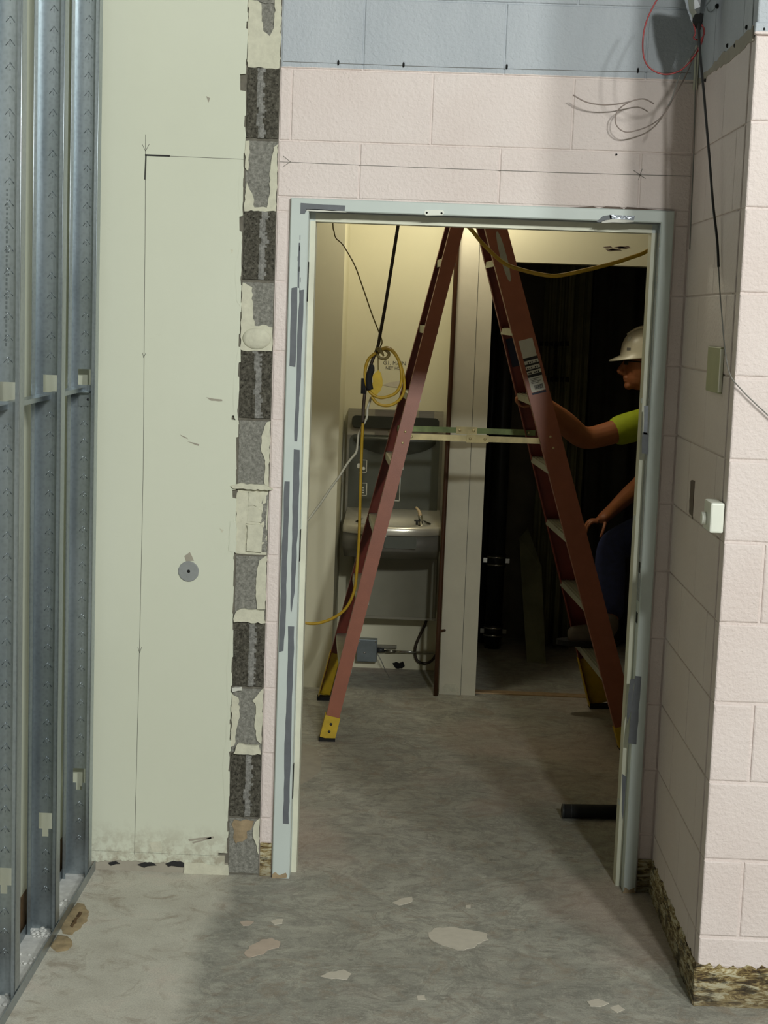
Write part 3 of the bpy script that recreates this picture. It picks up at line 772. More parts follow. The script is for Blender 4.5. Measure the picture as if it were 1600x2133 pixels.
for a, c in [((1128,716),(1182,716)), ((1128,791),(1182,791)), ((1158,722),(1158,786))]:
    n = 6
    b = MB()
    for i in range(n):
        q = aY(a[0]+(c[0]-a[0])*i/(n-1), a[1]+(c[1]-a[1])*i/(n-1), Yt); b.box((q.x-.008, Yt, q.z-.012), (q.x+.008, Yt+.03, q.z+.012))
    b.build('stitching', MT['stitch'], tp)
# leaning bent panel
b = MB()
P = [aY(1082, 1120, 3.55), aY(1100, 1100, 3.5), aY(1128, 1180, 3.4), aY(1140, 1328, 3.2), aY(1100, 1330, 3.22), aY(1088, 1230, 3.4)]
P[3].z = P[4].z = .002
b.tprism(P, (0.0, .012, 0))
tag(b.build('leaning_panel', MT['tarp'], origin=P[4]), 'bent olive sheet leaning at floor level between drain pipe and ladder', 'panel')

# ------------------------------------------------------------------ steel studs on the left
SX0, SX1 = -1.022, -.945
track = empty('floor_track', (-1.004, -2.5, 0), 'galvanised floor track the three steel studs stand in', 'metal track')
b = MB(); b.box((SX0-.003, -4.7, 0), (SX1+.003, -.008, .0014)); b.build('web', MT['dust'], track)
b = MB(); b.box((SX0-.0036, -4.7, 0), (SX0-.0022, -.008, .03)); b.build('flange', MT['galv'], track)
b = MB(); b.box((SX1+.0022, -4.7, 0), (SX1+.0036, -.008, .03)); b.build('flange', MT['galv'], track)
rn = random.Random(9); b = MB()
for i in range(60):
    y = rn.choice([-.51, -.52, -.95, -.3, -.7])+rn.uniform(-.04, .03); r = rn.uniform(.002, .008)
    b.ball((rn.uniform(SX0+.01, SX1-.01), y, .0014+r*.35), r, r*1.2, r*.6, 6)
o = b.build('rubble', MT['dust'], track); o['kind'] = 'stuff'
HOLES = [(-1.003, -.966, 1.489, 1.535), (-1.004, -.967, .288, .333)]
TAB = (-.994, -.977, .266, .288)
def make_stud(yw):
    """C stud: web at yw facing the camera, flanges and lips towards the camera"""
    o = empty('metal_stud', (-1.004, yw, .002))
    t = .0011
    b = MB()
    zs = [.002, TAB[2], TAB[3], HOLES[1][3], HOLES[0][2], HOLES[0][3], HT-.02]
    for za, zb in zip(zs, zs[1:]):
        cut = None
        if za == TAB[2]: cut = TAB[:2]
        elif za == TAB[3]: cut = HOLES[1][:2]
        elif za == HOLES[0][2]: cut = HOLES[0][:2]
        if cut:
            b.box((SX0, yw, za), (cut[0], yw+t, zb)); b.box((cut[1], yw, za), (SX1, yw+t, zb))
        else: b.box((SX0, yw, za), (SX1, yw+t, zb))
    b.build('web', MT['galv'], o)
    b = MB()
    for x in (-.998, -.992, -.975, -.969): b.box((x-.0012, yw-.0008, .35), (x+.0012, yw, 1.47)) if False else None
    b.b.free()
    for side, xf in ((-1, SX0), (1, SX1)):
        b = MB(); b.box((xf-t/2, yw-.048, .002), (xf+t/2, yw+t, HT-.02))
        b.box((xf, yw-.049, .002), (xf-side*.009, yw-.048, HT-.02)); b.tube([(xf, yw-.0484, .004), (xf, yw-.0484, HT-.02)], .0017, 8); b.build('flange', MT['galv'], o)
    b = MB(); rn = random.Random(4); z = .12
    while z < 3.1:
        if not (1.46 < z < 1.56 or .24 < z < .36):
            for s in (-1, 1):
                xc = -.9835; w = .0105
                A_ = Vector((xc+s*w, yw, z-.009)); B_ = Vector((xc, yw-.0016, z+.005))
                b.tube([A_, B_], .0010, 6)
            b.tube([(xc, yw, z-.013), (xc, yw-.0006, z-.004)], .0008, 5)
        z += .0525
    d = b.build('dimples', MT['galv'], o); d['kind'] = 'stuff'
    return o
studs = [make_stud(-.056)]
for yw in (-.491, -.93):
    c = copy_tree(studs[0]); c.location.y = yw; studs.append(c)
for o, lab in zip(studs, ('galvanised steel stud nearest the cream wall, rightmost of the three', 'middle galvanised steel stud of the three in the floor track', 'galvanised steel stud at the left edge of the picture')):
    tag(o, lab, 'metal stud', 'steel studs of the unfinished partition')
b = MB(); b.box((-1.0, -.985, 1.5), (-.962, -.932, 1.52)) if False else b.box((-1.0, -.9312, 1.60), (-.999, -.9311, 1.601)); b.b.clear()
for i in range(34): b.box((-.9905, -.9318, 1.62+i*.011), (-.9865, -.9308, 1.6265+i*.011+random.uniform(-.002, .002)))
pm = b.build('printed_marking', MT['jbox'], studs[2]); pm['kind'] = 'stuff'
b = MB(); b.channel((-1.0, -1.6, 1.482), (-1.0, -.06, 1.482), (1, 0, 0), .034, (0, 0, -1), .012, .0015)
tag(b.build('bridging_channel', MT['galv'], origin=(-1.0, -.8, 1.482)), 'horizontal galvanised channel threaded through the middle holes of the studs', 'metal channel')
b = MB(); b.box((-1.0, -.062, 1.428), (-.964, -.0575, 1.472)); b.box((-1.0, -.085, 1.468), (-.964, -.0575, 1.471))
cl = b.build('clip', MT['galv'], origin=(-.98, -.06, 1.45)); tag(cl, 'small steel angle clip under the channel on the rearmost stud', 'bracket')
b = MB(); b.ball((-.972, -.063, 1.447), .004, .002, .004, 8); b.build('screw', MT['pipe'], cl)
# dried foam on the floor beside the track
def blob(pp, m, name, h, seed, parent=None):
    P = jag([aZ(x, y, 0) for x, y in pp], .012, .003, seed); c = sum(P, Vector()) / len(P)
    b = MB(); rings = []
    for f, z in ((1, 0), (.93, h*.7), (.7, h), (.3, h*.85)): rings.append([Vector((c.x+(p.x-c.x)*f, c.y+(p.y-c.y)*f, z+(random.uniform(-h, h)*.2 if 0 < f < 1 else 0))) for p in P])
    b.loft(rings, cap0=False); return b.build(name, MT[m], parent, origin=None if parent else (c.x, c.y, 0))
fm = blob([(132,1918),(150,1895),(160,1880),(175,1882),(184,1900),(180,1920),(165,1935),(148,1948),(130,1945),(128,1930)], 'foam', 'dried_foam', .004, 3)
tag(fm, 'brown dried foam stain, upper of two beside the floor track', 'foam stain')
blob([(145,1935),(155,1915),(166,1898),(172,1900),(160,1922),(150,1938)], 'foam_dark', 'dark_streak', .0055, 4, fm)
tag(blob([(104,1972),(120,1950),(140,1950),(152,1966),(142,1980),(120,1984)], 'foam', 'dried_foam', .005, 5), 'tan dried foam stain, lower of two beside the floor track', 'foam stain')

# ------------------------------------------------------------------ stepladder
LN, LF = Vector((-.325, 1.575, 0)), Vector((-.379, 2.30, 0))        # narrow rear section feet, near and far
RN, RF = Vector((.916, 1.63, 0)), Vector((.862, 2.355, 0))          # front section feet
LNt, LFt = Vector((.160, 1.83, 2.25)), Vector((.140, 2.11, 2.25))
RNt, RFt = Vector((.228, 1.835, 2.25)), Vector((.208, 2.115, 2.25))
lad = empty('stepladder', (.26, 1.96, 0), 'tall red fibreglass stepladder standing open in the corridor behind the door frame', 'ladder')
def on(a, t, z): return a + (t - a) * (z / 2.25)
vd = (RF - RN).normalized()
ud = Vector((vd.y, -vd.x, 0))
def rail(a, t, w, inward, m=('red_glass', 'red_inner')):
    b = MB(); d = (t - a).normalized()
    wd = (ud - d*ud.dot(d)).normalized()
    p0 = on(a, t, .03)
    b.channel(p0, t, wd, w, inward, .036, .004)
    return b.build('rail', MT[m[0]] , lad)
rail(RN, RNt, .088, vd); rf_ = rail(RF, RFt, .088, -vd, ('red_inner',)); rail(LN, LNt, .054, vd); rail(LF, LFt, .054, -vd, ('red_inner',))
TZ = [1.955, 1.68, 1.405, 1.131, .857, .583, .305]
for z in TZ:
    a, c = on(RN, RNt, z), on(RF, RFt, z); ax = (c - a).normalized(); a = a + ax*.006; c = c - ax*.006
    b = MB(); b.channel(a, c, ud, .082, (0, 0, -1), .026, .0025)
    for s in (-.03, -.015, 0, .015, .03): b.tube([a + ud*s + Vector((0, 0, .001)), c + ud*s + Vector((0, 0, .001))], .002, 5)
    b.build('tread', MT['alu'], lad)
    a, c = on(LN, LNt, z), on(LF, LFt, z); ax = (c - a).normalized(); a = a + ax*.006; c = c - ax*.006
    b = MB(); b.channel(a, c, ud, .05, (0, 0, -1), .03, .0025); b.build('brace', MT['alu'], lad)
b = MB(); cc = (LNt+RFt)/2; hx, hy = .085, .2
P = [cc + ud*x + vd*y for x, y in ((-hx, -hy), (hx, -hy), (hx, hy), (-hx, hy))]
b.prism([Vector((p.x, p.y, 2.235)) for p in P], (0, 0, .05)); b.build('top_cap', MT['red_glass'], lad)
# spreader bars
for (A, At, B, Bt, m, off) in ((LN, LNt, RN, RNt, 'zinc', .02), (LF, LFt, RF, RFt, 'zinc_green', -.02)):
    a, c = on(A, At, 1.235) + vd*off, on(B, Bt, 1.235) + vd*off; mid = (a+c)/2
    b = MB()
    for p, q in ((a, mid), (mid, c)):
        u = (q-p).normalized(); b.prism([p+Vector((0, 0, -.012)), q+Vector((0, 0, -.012)), q+Vector((0, 0, .012)), p+Vector((0, 0, .012))], vd*.004)
    sb = b.build('spreader', MT[m], lad)
    b = MB(); u = (c-a).normalized(); p, q = mid-u*.045, mid+u*.045
    b.prism([p-vd*.004+Vector((0, 0, -.016)), q-vd*.004+Vector((0, 0, -.016)), q-vd*.004+Vector((0, 0, .016)), p-vd*.004+Vector((0, 0, .016))], vd*.003); b.build('hinge_plate', MT['zinc'], sb)
    b = MB()
    for s in (-.03, .03): b.ball(mid+u*s-vd*.005, .006, .004, .006, 8)
    b.ball(a+u*.03-vd*.003, .007, .004, .007, 8); b.ball(c-u*.03-vd*.003, .007, .004, .007, 8); b.build('rivet', MT['zinc'], sb)['kind'] = 'stuff'
b = MB()
for z in (1.255, 1.21): b.ball(on(LN, LNt, z)-vd*.002, .005, .003, .005, 8); b.ball(on(RN, RNt, z)-vd*.002, .005, .003, .005, 8)
b.build('rivet', MT['zinc'], lad)['kind'] = 'stuff'
# feet
def foot(a, t, w, inward, h=.10):
    d = (t-a).normalized(); wd = (ud - d*ud.dot(d)).normalized()
    b = MB(); p0 = on(a, t, .012); p1 = on(a, t, h)
    o_ = -inward*.0035
    b.channel(p0+o_, p1+o_, wd, w+.008, inward, .048, .0035)
    f = b.build('foot', MT['yellow'], lad)
    b = MB(); q = on(a, t, .006)
    b.prism([Vector((v.x, v.y, 0.0)) for v in (q-ud*(w/2+.006)-inward*.006, q+ud*(w/2+.006)-inward*.006, q+ud*(w/2+.006)+inward*.05, q-ud*(w/2+.006)+inward*.05)], (0, 0, .014)); b.build('sole', MT['rubber'], f)
    b = MB(); q = on(a, t, h-.03); b.ball(q-inward*.004, .006, .004, .006, 8); q = on(a, t, .04); b.ball(q-inward*.004, .006, .004, .006, 8); b.build('rivet', MT['pipe'], f)['kind'] = 'stuff'
def inner_plate(a, t, w, inward, h):
    d = (t-a).normalized(); wd = (ud - d*ud.dot(d)).normalized(); p0, p1 = on(a, t, .02)+inward*.0045, on(a, t, h)+inward*.0045
    b = MB(); b.prism([p0-wd*(w/2-.005), p0+wd*(w/2-.005), p1+wd*(w/2-.005), p1-wd*(w/2-.005)], inward*.003); b.build('foot_bracket', MT['yellow'], lad)
inner_plate(LF, LFt, .054, -vd, .21); inner_plate(RF, RFt, .088, -vd, .23)
foot(LN, LNt, .054, vd); foot(LF, LFt, .054, -vd, .22); foot(RN, RNt, .088, vd); foot(RF, RFt, .088, -vd, .24)
# stickers on the near front rail
d = (RNt-RN).normalized(); wd = (ud - d*ud.dot(d)).normalized()
def stick(zc0, zc1, w0, w1, m, parent, name='safety_label', off=.0008):
    a, c = on(RN, RNt, zc0), on(RN, RNt, zc1); n = -vd
    b = MB(); b.prism([a+wd*w0+n*off, a+wd*w1+n*off, c+wd*w1+n*off, c+wd*w0+n*off], vd*.0006); return b.build(name, MT[m], parent)
zt = lambda y: aY(1110, y, 1.72).z
s1 = stick(zt(745), zt(708), -.028, .030, 'label', lad)
s2 = stick(zt(785), zt(745), -.028, .032, 'label_blk', lad)
for y in (751, 762, 772):
    s = stick(zt(y+7), zt(y), -.027, .031, 'label', s2, 'stripe', .0014)
s3 = stick(zt(815), zt(785), -.028, .030, 'label', lad); stick(zt(820), zt(816), -.028, .03, 'label_blue', lad)
for i in range(12):
    stick(zt(811), zt(802), -.012+i*.003, -.0105+i*.003+(i % 3)*.0004, 'label_blk', s3, 'barcode_bar', .0014)
for i, y in enumerate((788, 791, 794, 797)): stick(zt(y+1.2), zt(y), -.02, .02-(i % 2)*.008, 'graphite', s3, 'print_line', .0014)
for r_, y in enumerate((754, 765, 775)):
    for i in range(6):
        if (i + r_) % 4: stick(zt(y+3), zt(y), -.022+i*.008, -.017+i*.008, 'label_blk', s2, 'print_line', .002)
# pale worn oval near the top of the same rail
a = on(RN, RNt, 1.97); P = []
for i in range(24): t = i*2*math.pi/24; P.append(a + wd*(.013*math.cos(t)) + d*(.105*math.sin(t)) - vd*.0008)
b = MB(); b.prism(P, vd*.0005); b.build('worn_patch', MT['alu'], lad)
# blue label inside the far front rail
a, c = on(RF, RFt, zt(770)), on(RF, RFt, zt(708)); b = MB(); iw = -vd
b.prism([a+wd*-.03+iw*.006, a+wd*.03+iw*.006, c+wd*.03+iw*.006, c+wd*-.03+iw*.006], iw*.0005); b.build('safety_label', MT['label_blue'], lad)

# ------------------------------------------------------------------ drinking fountain
Yp, Yw = 2.86, 2.95
fx0, fx1 = aY(722, 950, Yp).x, aY(921, 950, Yp).x
ztop, zpan = aY(820, 856, Yp).z, aY(820, 1066, Yp).z
fo = empty('drinking_fountain', ((fx0+fx1)/2, 2.8, .28), 'grey steel wall drinking fountain with bottle filler panel in the corridor alcove', 'drinking fountain')
# stainless back panel with wedge top
b = MB()
P = [Vector((fx0, y, z)) for y, z in ((Yw-.002, zpan-.03), (Yp, zpan-.03), (Yp, ztop-.12), (Yp+.035, ztop), (Yw-.002, ztop))]
b.prism(P, (fx1-fx0, 0, 0)); b.build('back_panel', MT['stainless_dull'], fo)
def on_panel(x0, x1, z0, z1, r, y, th, n=6):
    L = []
    for cx, cz, a0 in ((x1-r, z1-r, 0), (x0+r, z1-r, 90), (x0+r, z0+r, 180), (x1-r, z0+r, 270)):
        for i in range(n+1): a = R(a0+90*i/n); L.append(Vector((cx+r*math.cos(a), y, cz+r*math.sin(a))))
    b = MB(); b.prism(L, (0, th, 0)); return b
zl = aY(820, 907, Yp).z
dp = on_panel(fx0+.012, fx1-.014, zpan-.01, zl, .03, Yp-.004, .006).build('filler_panel', MT['fountain_grey'], fo)
# slot of the dispenser, on the slanted top: dark rounded bar
zs0, zs1 = aY(820, 893, Yp).z, aY(820, 868, Yp).z
on_panel(fx0+.02, fx1-.02, zs0, zs1, .02, Yp-.003, .012).build('dispenser_slot', MT['fountain_dark'], fo)
# shadow arc at the top of the bottle recess, built as a dark sloping shell
b = MB(); n = 20; rows = []
for j, (dz, dy) in enumerate(((0, 0), (.0, -.03), (-.02, -.032), (-.085, -.002))):
    row = []
    for i in range(n+1):
        u = i/n*2-1; k = math.sqrt(max(0, 1-u*u*.92))
        row.append(Vector(((fx0+fx1)/2+u*(fx1-fx0)/2*.86, Yp-.003+dy*k, zl-.008+dz*(k if j == 3 else 1))))
    rows.append(row)
b.loft(rows, closed=False, cap0=False, cap1=False); b.build('shadow_arc', MT['fountain_dark'], fo)
# icons and outlines (flat print)
def outline(x0, x1, z0, z1, w, y, parent, sides='LRTB'):
    b = MB()
    if 'L' in sides: b.box((x0, y, z0), (x0+w, y+.0006, z1))
    if 'R' in sides: b.box((x1-w, y, z0), (x1, y+.0006, z1))
    if 'T' in sides: b.box((x0, y, z1-w), (x1, y+.0006, z1))
    if 'B' in sides: b.box((x0, y, z0), (x1, y+.0006, z0+w))
    return b.build('printed_icon', MT['white_ink'], parent)
yi = Yp-.0048
q = lambda x, y: aY(x, y, yi)
for yy in (970, 1018):
    p0, p1 = q(748, yy+14), q(765, yy-12)
    outline(p0.x, p1.x, p0.z, p1.z, .003, yi, dp, 'RTB')
    pc = q(755, yy+4); b = MB()
    if yy == 970: b.ball((pc.x-.018, yi, pc.z+.008), .010, .0006, .012, 8); b.ball((pc.x+.006, yi, pc.z-.004), .008, .0006, .008, 8)
    else:
        for k in range(3): b.box((pc.x-.008, yi, pc.z-.012+k*.011), (pc.x+.008, yi+.0006, pc.z-.006+k*.011))
    b.build('printed_icon', MT['white_ink'], dp)
p0, p1 = q(800, 1043), q(836, 964); outline(p0.x, p1.x, p0.z, p1.z, .004, yi, dp)
p0 = q(825, 990); b = MB(); b.ball((p0.x, yi, p0.z), .012, .0006, .016, 10); b.build('printed_icon', MT['white_ink'], dp)
# label plates beside the slot
for x0, x1, y0, y1 in ((781, 808, 898, 911), (872, 905, 857, 871), (781, 830, 855, 868)):
    a, c = aY(x0, y1, Yp-.002), aY(x1, y0, Yp-.002); b = MB(); yy = Yp-.0012 if y0 > 880 else Yp-.002; b.box((a.x, yy, a.z), (c.x, yy+.004, c.z)); b.build('steel_plate', MT['stainless'], fo)
# basin
Yfr = 2.43; zb1 = aY(820, 1099, Yfr).z; zr = aY(820, 1110, 2.56).z; za = aY(820, 1148, 2.56).z
zr = zb1 - .028; bx0, bx1 = aY(716, 1100, 2.6).x, aY(918, 1100, 2.6).x; cx = (bx0+bx1)/2; hw = (bx1-bx0)/2
Yside = Yfr + .07
def bowl_outline(sx, yf_, ys_, z, yb=Yp, n=20, lift=0.0):
    L = [Vector((cx-hw*sx, yb, z+lift)), Vector((cx-hw*sx, ys_, z))]
    for i in range(1, n): 
        u = -1+2*i/n; L.append(Vector((cx+u*hw*sx, ys_-(ys_-yf_)*(1-abs(u)**2.4), z)))
    L += [Vector((cx+hw*sx, ys_, z)), Vector((cx+hw*sx, yb, z+lift))]
    return L
def ell(rx_, ry_, z, n, cy=None): 
    # same vertex count as bowl_outline, starting at back left
    cy = cy or (Yp+Yfr)/2
    return [Vector((cx+rx_*math.cos(R(125+ (290)*i/(n-1))), cy+ry_*math.sin(R(125+290*i/(n-1))), z)) for i in range(n)]
za = aY(820, 1148, Yfr).z
N = len(bowl_outline(1, Yfr, Yside, 0))
b = MB(); b.loft([bowl_outline(.985, Yfr+.004, Yside+.004, zr-.012), bowl_outline(1, Yfr, Yside, zr-.004), bowl_outline(1, Yfr, Yside, zb1-.008, lift=.03), bowl_outline(.98, Yfr+.006, Yside+.006, zb1, lift=.034), ell(hw*.84, (Yp-Yfr)*.36, zb1-.001, N), ell(hw*.78, (Yp-Yfr)*.32, zb1-.014, N), ell(hw*.55, (Yp-Yfr)*.2, zb1-.04, N), ell(hw*.1, .012, zb1-.046, N)], cap0=True, cap1=True)
basin = b.build('basin', MT['basin'], fo)
b = MB(); b.loft([bowl_outline(.97, Yfr+.10, Yside+.06, za-.05), bowl_outline(.985, Yfr+.03, Yside+.02, za-.012), bowl_outline(.995, Yfr+.008, Yside+.008, za), bowl_outline(.995, Yfr+.008, Yside+.008, zr-.012)]); ap = b.build('apron', MT['apron'], fo)
a, c = aY(800, 1142, Yfr), aY(868, 1120, Yfr)
on_panel(a.x, c.x, a.z, c.z, .008, Yfr+.003, .012).build('push_bar', MT['fountain_grey'], fo)
zcb = aY(820, 1286, 2.80).z
b = MB(); x0, x1 = aY(735, 1200, 2.8).x, aY(911, 1200, 2.8).x; b.box((x0, 2.80, zcb), (x1, Yw-.002, za-.02), bev=.004); cb = b.build('cabinet', MT['cabinet'], fo)
b = MB(); b.box((x0-.002, 2.796, zcb-.008), (x1+.002, 2.81, zcb+.004)); b.box((x1-.010, 2.797, zcb), (x1-.007, 2.81, za-.05)); b.build('trim', MT['stainless_dull'], cb)
# bubbler
p = aY(876, 1092, 2.63); b = MB()
b.tube([(p.x, 2.66, zb1-.02), (p.x, 2.66, zb1+.012), (p.x-.004, 2.658, zb1+.032)], .011, 10, 3); sp = b.build('bubbler', MT['chrome'], fo)
b = MB(); b.tube([(p.x-.002, 2.658, zb1+.026), (p.x-.008, 2.665, zb1+.048), (p.x-.024, 2.68, zb1+.066)], (.010, .005), 8, 4); b.build('spout_guard', MT['tan'], sp)
b = MB(); b.tube([(p.x-.016, 2.645, zb1-.012), (p.x-.016, 2.645, zb1+.012)], .006, 8); b.tube([(p.x-.03, 2.645, zb1+.008), (p.x-.002, 2.645, zb1+.008)], .004, 6); b.build('lever', MT['pipe'], sp)

# electrics under the fountain
p0, p1 = aY(742, 1378, 2.90), aY(786, 1333, 2.90)
jb = empty('junction_box', ((p0.x+p1.x)/2, 2.95, p0.z), 'square grey steel junction box low on the alcove wall under the fountain', 'junction box')
b = MB(); b.box((p0.x, 2.90, p0.z), (p1.x, 2.949, p1.z), bev=.003); b.build('box_body', MT['jbox'], jb)
b = MB(); b.box((p0.x+.004, 2.8965, p0.z+.004), (p1.x-.004, 2.90, p1.z-.004)); cv = b.build('cover', MT['jbox'], jb)
b = MB(); b.ball((p0.x+.012, 2.896, p1.z-.012), .004, .002, .004, 8); b.ball((p1.x-.008, 2.896, p1.z-.01), .004, .002, .004, 8); b.ball(((p0.x+p1.x)/2-.01, 2.896, (p0.z+p1.z)/2-.01), .006, .003, .004, 8); b.build('screw', MT['chrome'], cv)['kind'] = 'stuff'
zc = aY(800, 1356, 2.92).z; xe = aY(914, 1357, 2.92).x
cd = empty('conduit', (p1.x, 2.92, zc), 'shiny horizontal steel conduit running right from the junction box', 'conduit')
b = MB(); b.tube([(p1.x, 2.92, zc), (xe, 2.92, zc)], .0055, 10); b.build('pipe_body', MT['chrome'], cd)
b = MB(); b.tube([(p1.x, 2.92, zc+.004), (p1.x+.035, 2.92, zc+.004)], .011, 10); b.build('connector', MT['pipe'], cd)
b = MB(); b.box((p1.x+.0, 2.93, zc+.012), (p1.x+.095, 2.949, zc+.026)); b.tube([(p1.x+.045, 2.92, zc), (p1.x+.09, 2.92, zc)], .0085, 10); b.build('strap', MT['stainless_dull'], cd)
hose = [aY(x, y, 2.93) for x, y in ((889,1284),(886,1300),(874,1325),(865,1350),(867,1372),(878,1381),(893,1380),(906,1368),(912,1352),(914,1330))]
b = MB(); b.tube(hose, .0068, 8, 5); tag(b.build('flexible_hose', MT['dark_cord'], origin=hose[0]), 'dark flexible hose looping below the fountain in front of the conduit', 'hose')
wr_ = [aY(785, 1360, 2.89), aY(795, 1378, 2.88), aZ(803, 1397, .002), aZ(812, 1412, .002)]
b = MB(); b.tube(wr_, .0022, 6, 4); tag(b.build('loose_wire', MT['grey_wire'], origin=wr_[0]), 'thin loose wire trailing from the junction box to the floor', 'wire')
plate_wall(px_poly([(818,1381),(826,1378),(832,1381),(840,1378),(844,1388),(838,1393),(824,1393)], 2.948), 2.948, .002, 'hole', MT['black'], alc, .002, .01, 3)

# ------------------------------------------------------------------ cords in the corridor
CYD = 1.35
def cord(name, pts, r, m, label, Y=CYD, cat='cord', seg=8, group=None):
    P = [p if isinstance(p, Vector) else aY(p[0], p[1], Y) for p in pts]
    b = MB(); b.tube(P, r, seg, 6); return tag(b.build(name, MT[m], origin=P[-1]), label, cat, group)
hang = cord('extension_cord', [(860,285),(834,440),(828,478),(815,560),(802,640),(793,690),(787,722),(778,745),(768,775),(762,805),(760,820),(757,850),(756,880)], .0062, 'dark_cord', 'dark cord hanging from above left of the ladder, with the coil tied to it')
b = MB(); P = [aY(x, y, CYD-.012) for x, y in ((774,768),(768,790),(771,812))]; b.tube(P, .013, 10, 4)
b.ball(P[0], .012, .012, .018, 10); b.build('plug', MT['rubber'], hang)
b = MB(); P = [aY(x, y, CYD) for x, y in ((758,788),(757,820))]; b.tube(P, .010, 10); b.build('plug', MT['rubber'], hang)
coil = empty('cord_coil', aY(800, 840, CYD), 'coil of yellow cord hung in the corridor above the fountain', 'cord')
for i, pp in enumerate([
    [(787,732),(803,726),(818,732),(830,750),(836,775),(835,800),(825,818),(808,826),(790,828),(772,818),(762,796),(761,770),(768,748),(783,735)],
    [(790,730),(808,724),(824,738),(836,765),(842,795),(840,820),(826,838),(806,845),(786,840),(774,826)],
    [(785,733),(796,727),(808,733),(810,740),(803,747),(793,746),(786,739),(787,730)]]):
    P = [aY(x, y, CYD+.008*i-.01) for x, y in pp]; b = MB(); b.tube(P, .0058, 8, 6); b.build('cord_loop', MT['yellow_cord' if i != 2 else 'olive_cord'], coil)
b = MB()
for k in range(4): P = [aY(782+k*3, 728+2*k, CYD-.014), aY(790+k*2, 724+4*k, CYD-.016), aY(796+k, 732+3*k, CYD-.012)]; b.tube(P, .004, 6, 3)
b.build('knot', MT['olive_cord'], coil)
# yellow disc hanging in the coil
P = [aY(x, y, CYD+.03) for x, y in ((788,770),(794,778),(797,792),(797,803),(792,815),(784,823),(774,822),(767,815),(774,806),(777,795),(776,782))]
b = MB(); b.tprism(P, (0, .012, 0)); b.build('connector', MT['yellow'], coil)['label'] = 'flat yellow plastic connector'
cord('pull_string', [(690,240),(693,450),(696,482),(700,496),(712,507),(722,522),(740,555),(758,605),(775,655),(790,693),(796,712),(792,724),(788,745),(788,770)], .0024, 'olive_cord', 'thin kinked string from the top left of the doorway to the coil', CYD+.02)
cord('white_cord', [(774,826),(766,850),(764,870),(755,888),(747,905),(745,925),(742,942),(732,955),(722,968),(705,995),(690,1015),(668,1048),(640,1085)], .0045, 'white_cord', 'pale cord sagging left from the coil towards the door jamb', CYD+.045)
P3 = [(757,850),(756,880),(754,920),(752,980),(750,1050),(748,1120),(744,1180),(738,1230),(722,1265),(700,1284),(672,1296),(645,1299),(610,1293)]
P3 += [(585,1310),(560,1400),Vector((-.66, 1.36, .006)),Vector((-.75, 1.37, .006))]
cord('extension_cord', P3, .0058, 'yellow_cord', 'yellow cord dropping below the coil and curving left behind the jamb', CYD+.01)
cord('overhead_cord', [Vector((.02, 1.3, 2.615)),(900,370),(985,482),(1010,512),(1050,548),(1090,563),(1135,573),(1165,574),(1210,565),(1260,553),(1310,538),(1360,515),(1440,440),Vector((.98, 1.3, 2.615))], .0075, 'yellow_cord', 'yellow cord sagging across the top right of the doorway', 1.3)

# black tube on the floor
p = aZ(1172, 1708); rr = .0245
tb = empty('black_tube', (p.x+.13, p.y+.03, 0), 'black tube lying on the corridor floor beside the right jamb', 'tube')
b = MB(); b.tube([(p.x, p.y+rr, rr), (p.x+.30, p.y+rr+.03, rr)], rr, 20); b.build('tube_body', MT['rubber'], tb)
b = MB(); b.tube([(p.x-.001, p.y+rr, rr), (p.x+.006, p.y+rr, rr)], rr+.001, 20); b.tube([(p.x+.03, p.y+rr+.003, rr), (p.x+.032, p.y+rr+.003, rr)], rr+.0008, 20); b.build('end_cap', MT['pipe'], tb)

# ------------------------------------------------------------------ things on the return wall
c0, c1 = aX(1482, 722, XR), aX(1508, 818, XR)
y0, y1, z0, z1 = -.50, -.655, 1.555, 1.685
c = aX(1480, 770, XR); c2 = aX(1507, 770, XR)
sw = empty('switch_cover', (XR, (c.y+c2.y)/2, 1.56), 'aged green-grey cover plate high on the shaded return wall', 'wall plate')
zt_, zb_ = aX(1494, 722, XR).z, aX(1494, 818, XR).z
b = MB(); b.box((XR-.010, c2.y, zb_), (XR+.001, c.y, zt_), bev=.003); b.build('plate', MT['green_plate'], sw)
b = MB(); b.box((XR-.0105, c2.y-.003, zb_+.004), (XR-.002, c2.y+.004, zt_-.004)); b.build('edge', MT['frame_in'], sw)
za_, zb_ = aX(1440, 996, XR).z, aX(1440, 1078, XR).z; ya_, yb_ = aX(1446, 1036, XR).y, aX(1438, 1036, XR).y
b = MB(); L = jag([Vector((XR-.002, y, z)) for y, z in ((ya_, za_), (ya_, zb_), (yb_, zb_+.01), (yb_, za_-.01))], .015, .004, 3)
b.tprism([Vector((XR-.0016, p.y, p.z)) for p in L], (.003, 0, 0))
tag(b.build('wall_slot', MT['chip'], origin=(XR, ya_, zb_)), 'narrow ragged slot cut in the shaded return wall left of the white device', 'slot')
dv = empty('push_button', (XR, -.55, 1.21), 'white wall device with round button low on the shaded return wall', 'wall switch')
A = aX(1468, 1105, XR); yA = -.49; 
cA = aX(1484, 1070, XR-.02)
zT, zB = aX(1475, 1036, XR-.02).z, aX(1475, 1100, XR-.02).z
b = MB(); b.box((XR-.034, cA.y-.05, zB), (XR+.001, cA.y+.045, zT), bev=.005); b.build('housing', MT['device'], dv)
b = MB(); b.tube([(XR-.032, cA.y+.005, zB+.03), (XR-.046, cA.y+.005, zB+.03)], .016, 18); b.build('button', MT['device'], dv)

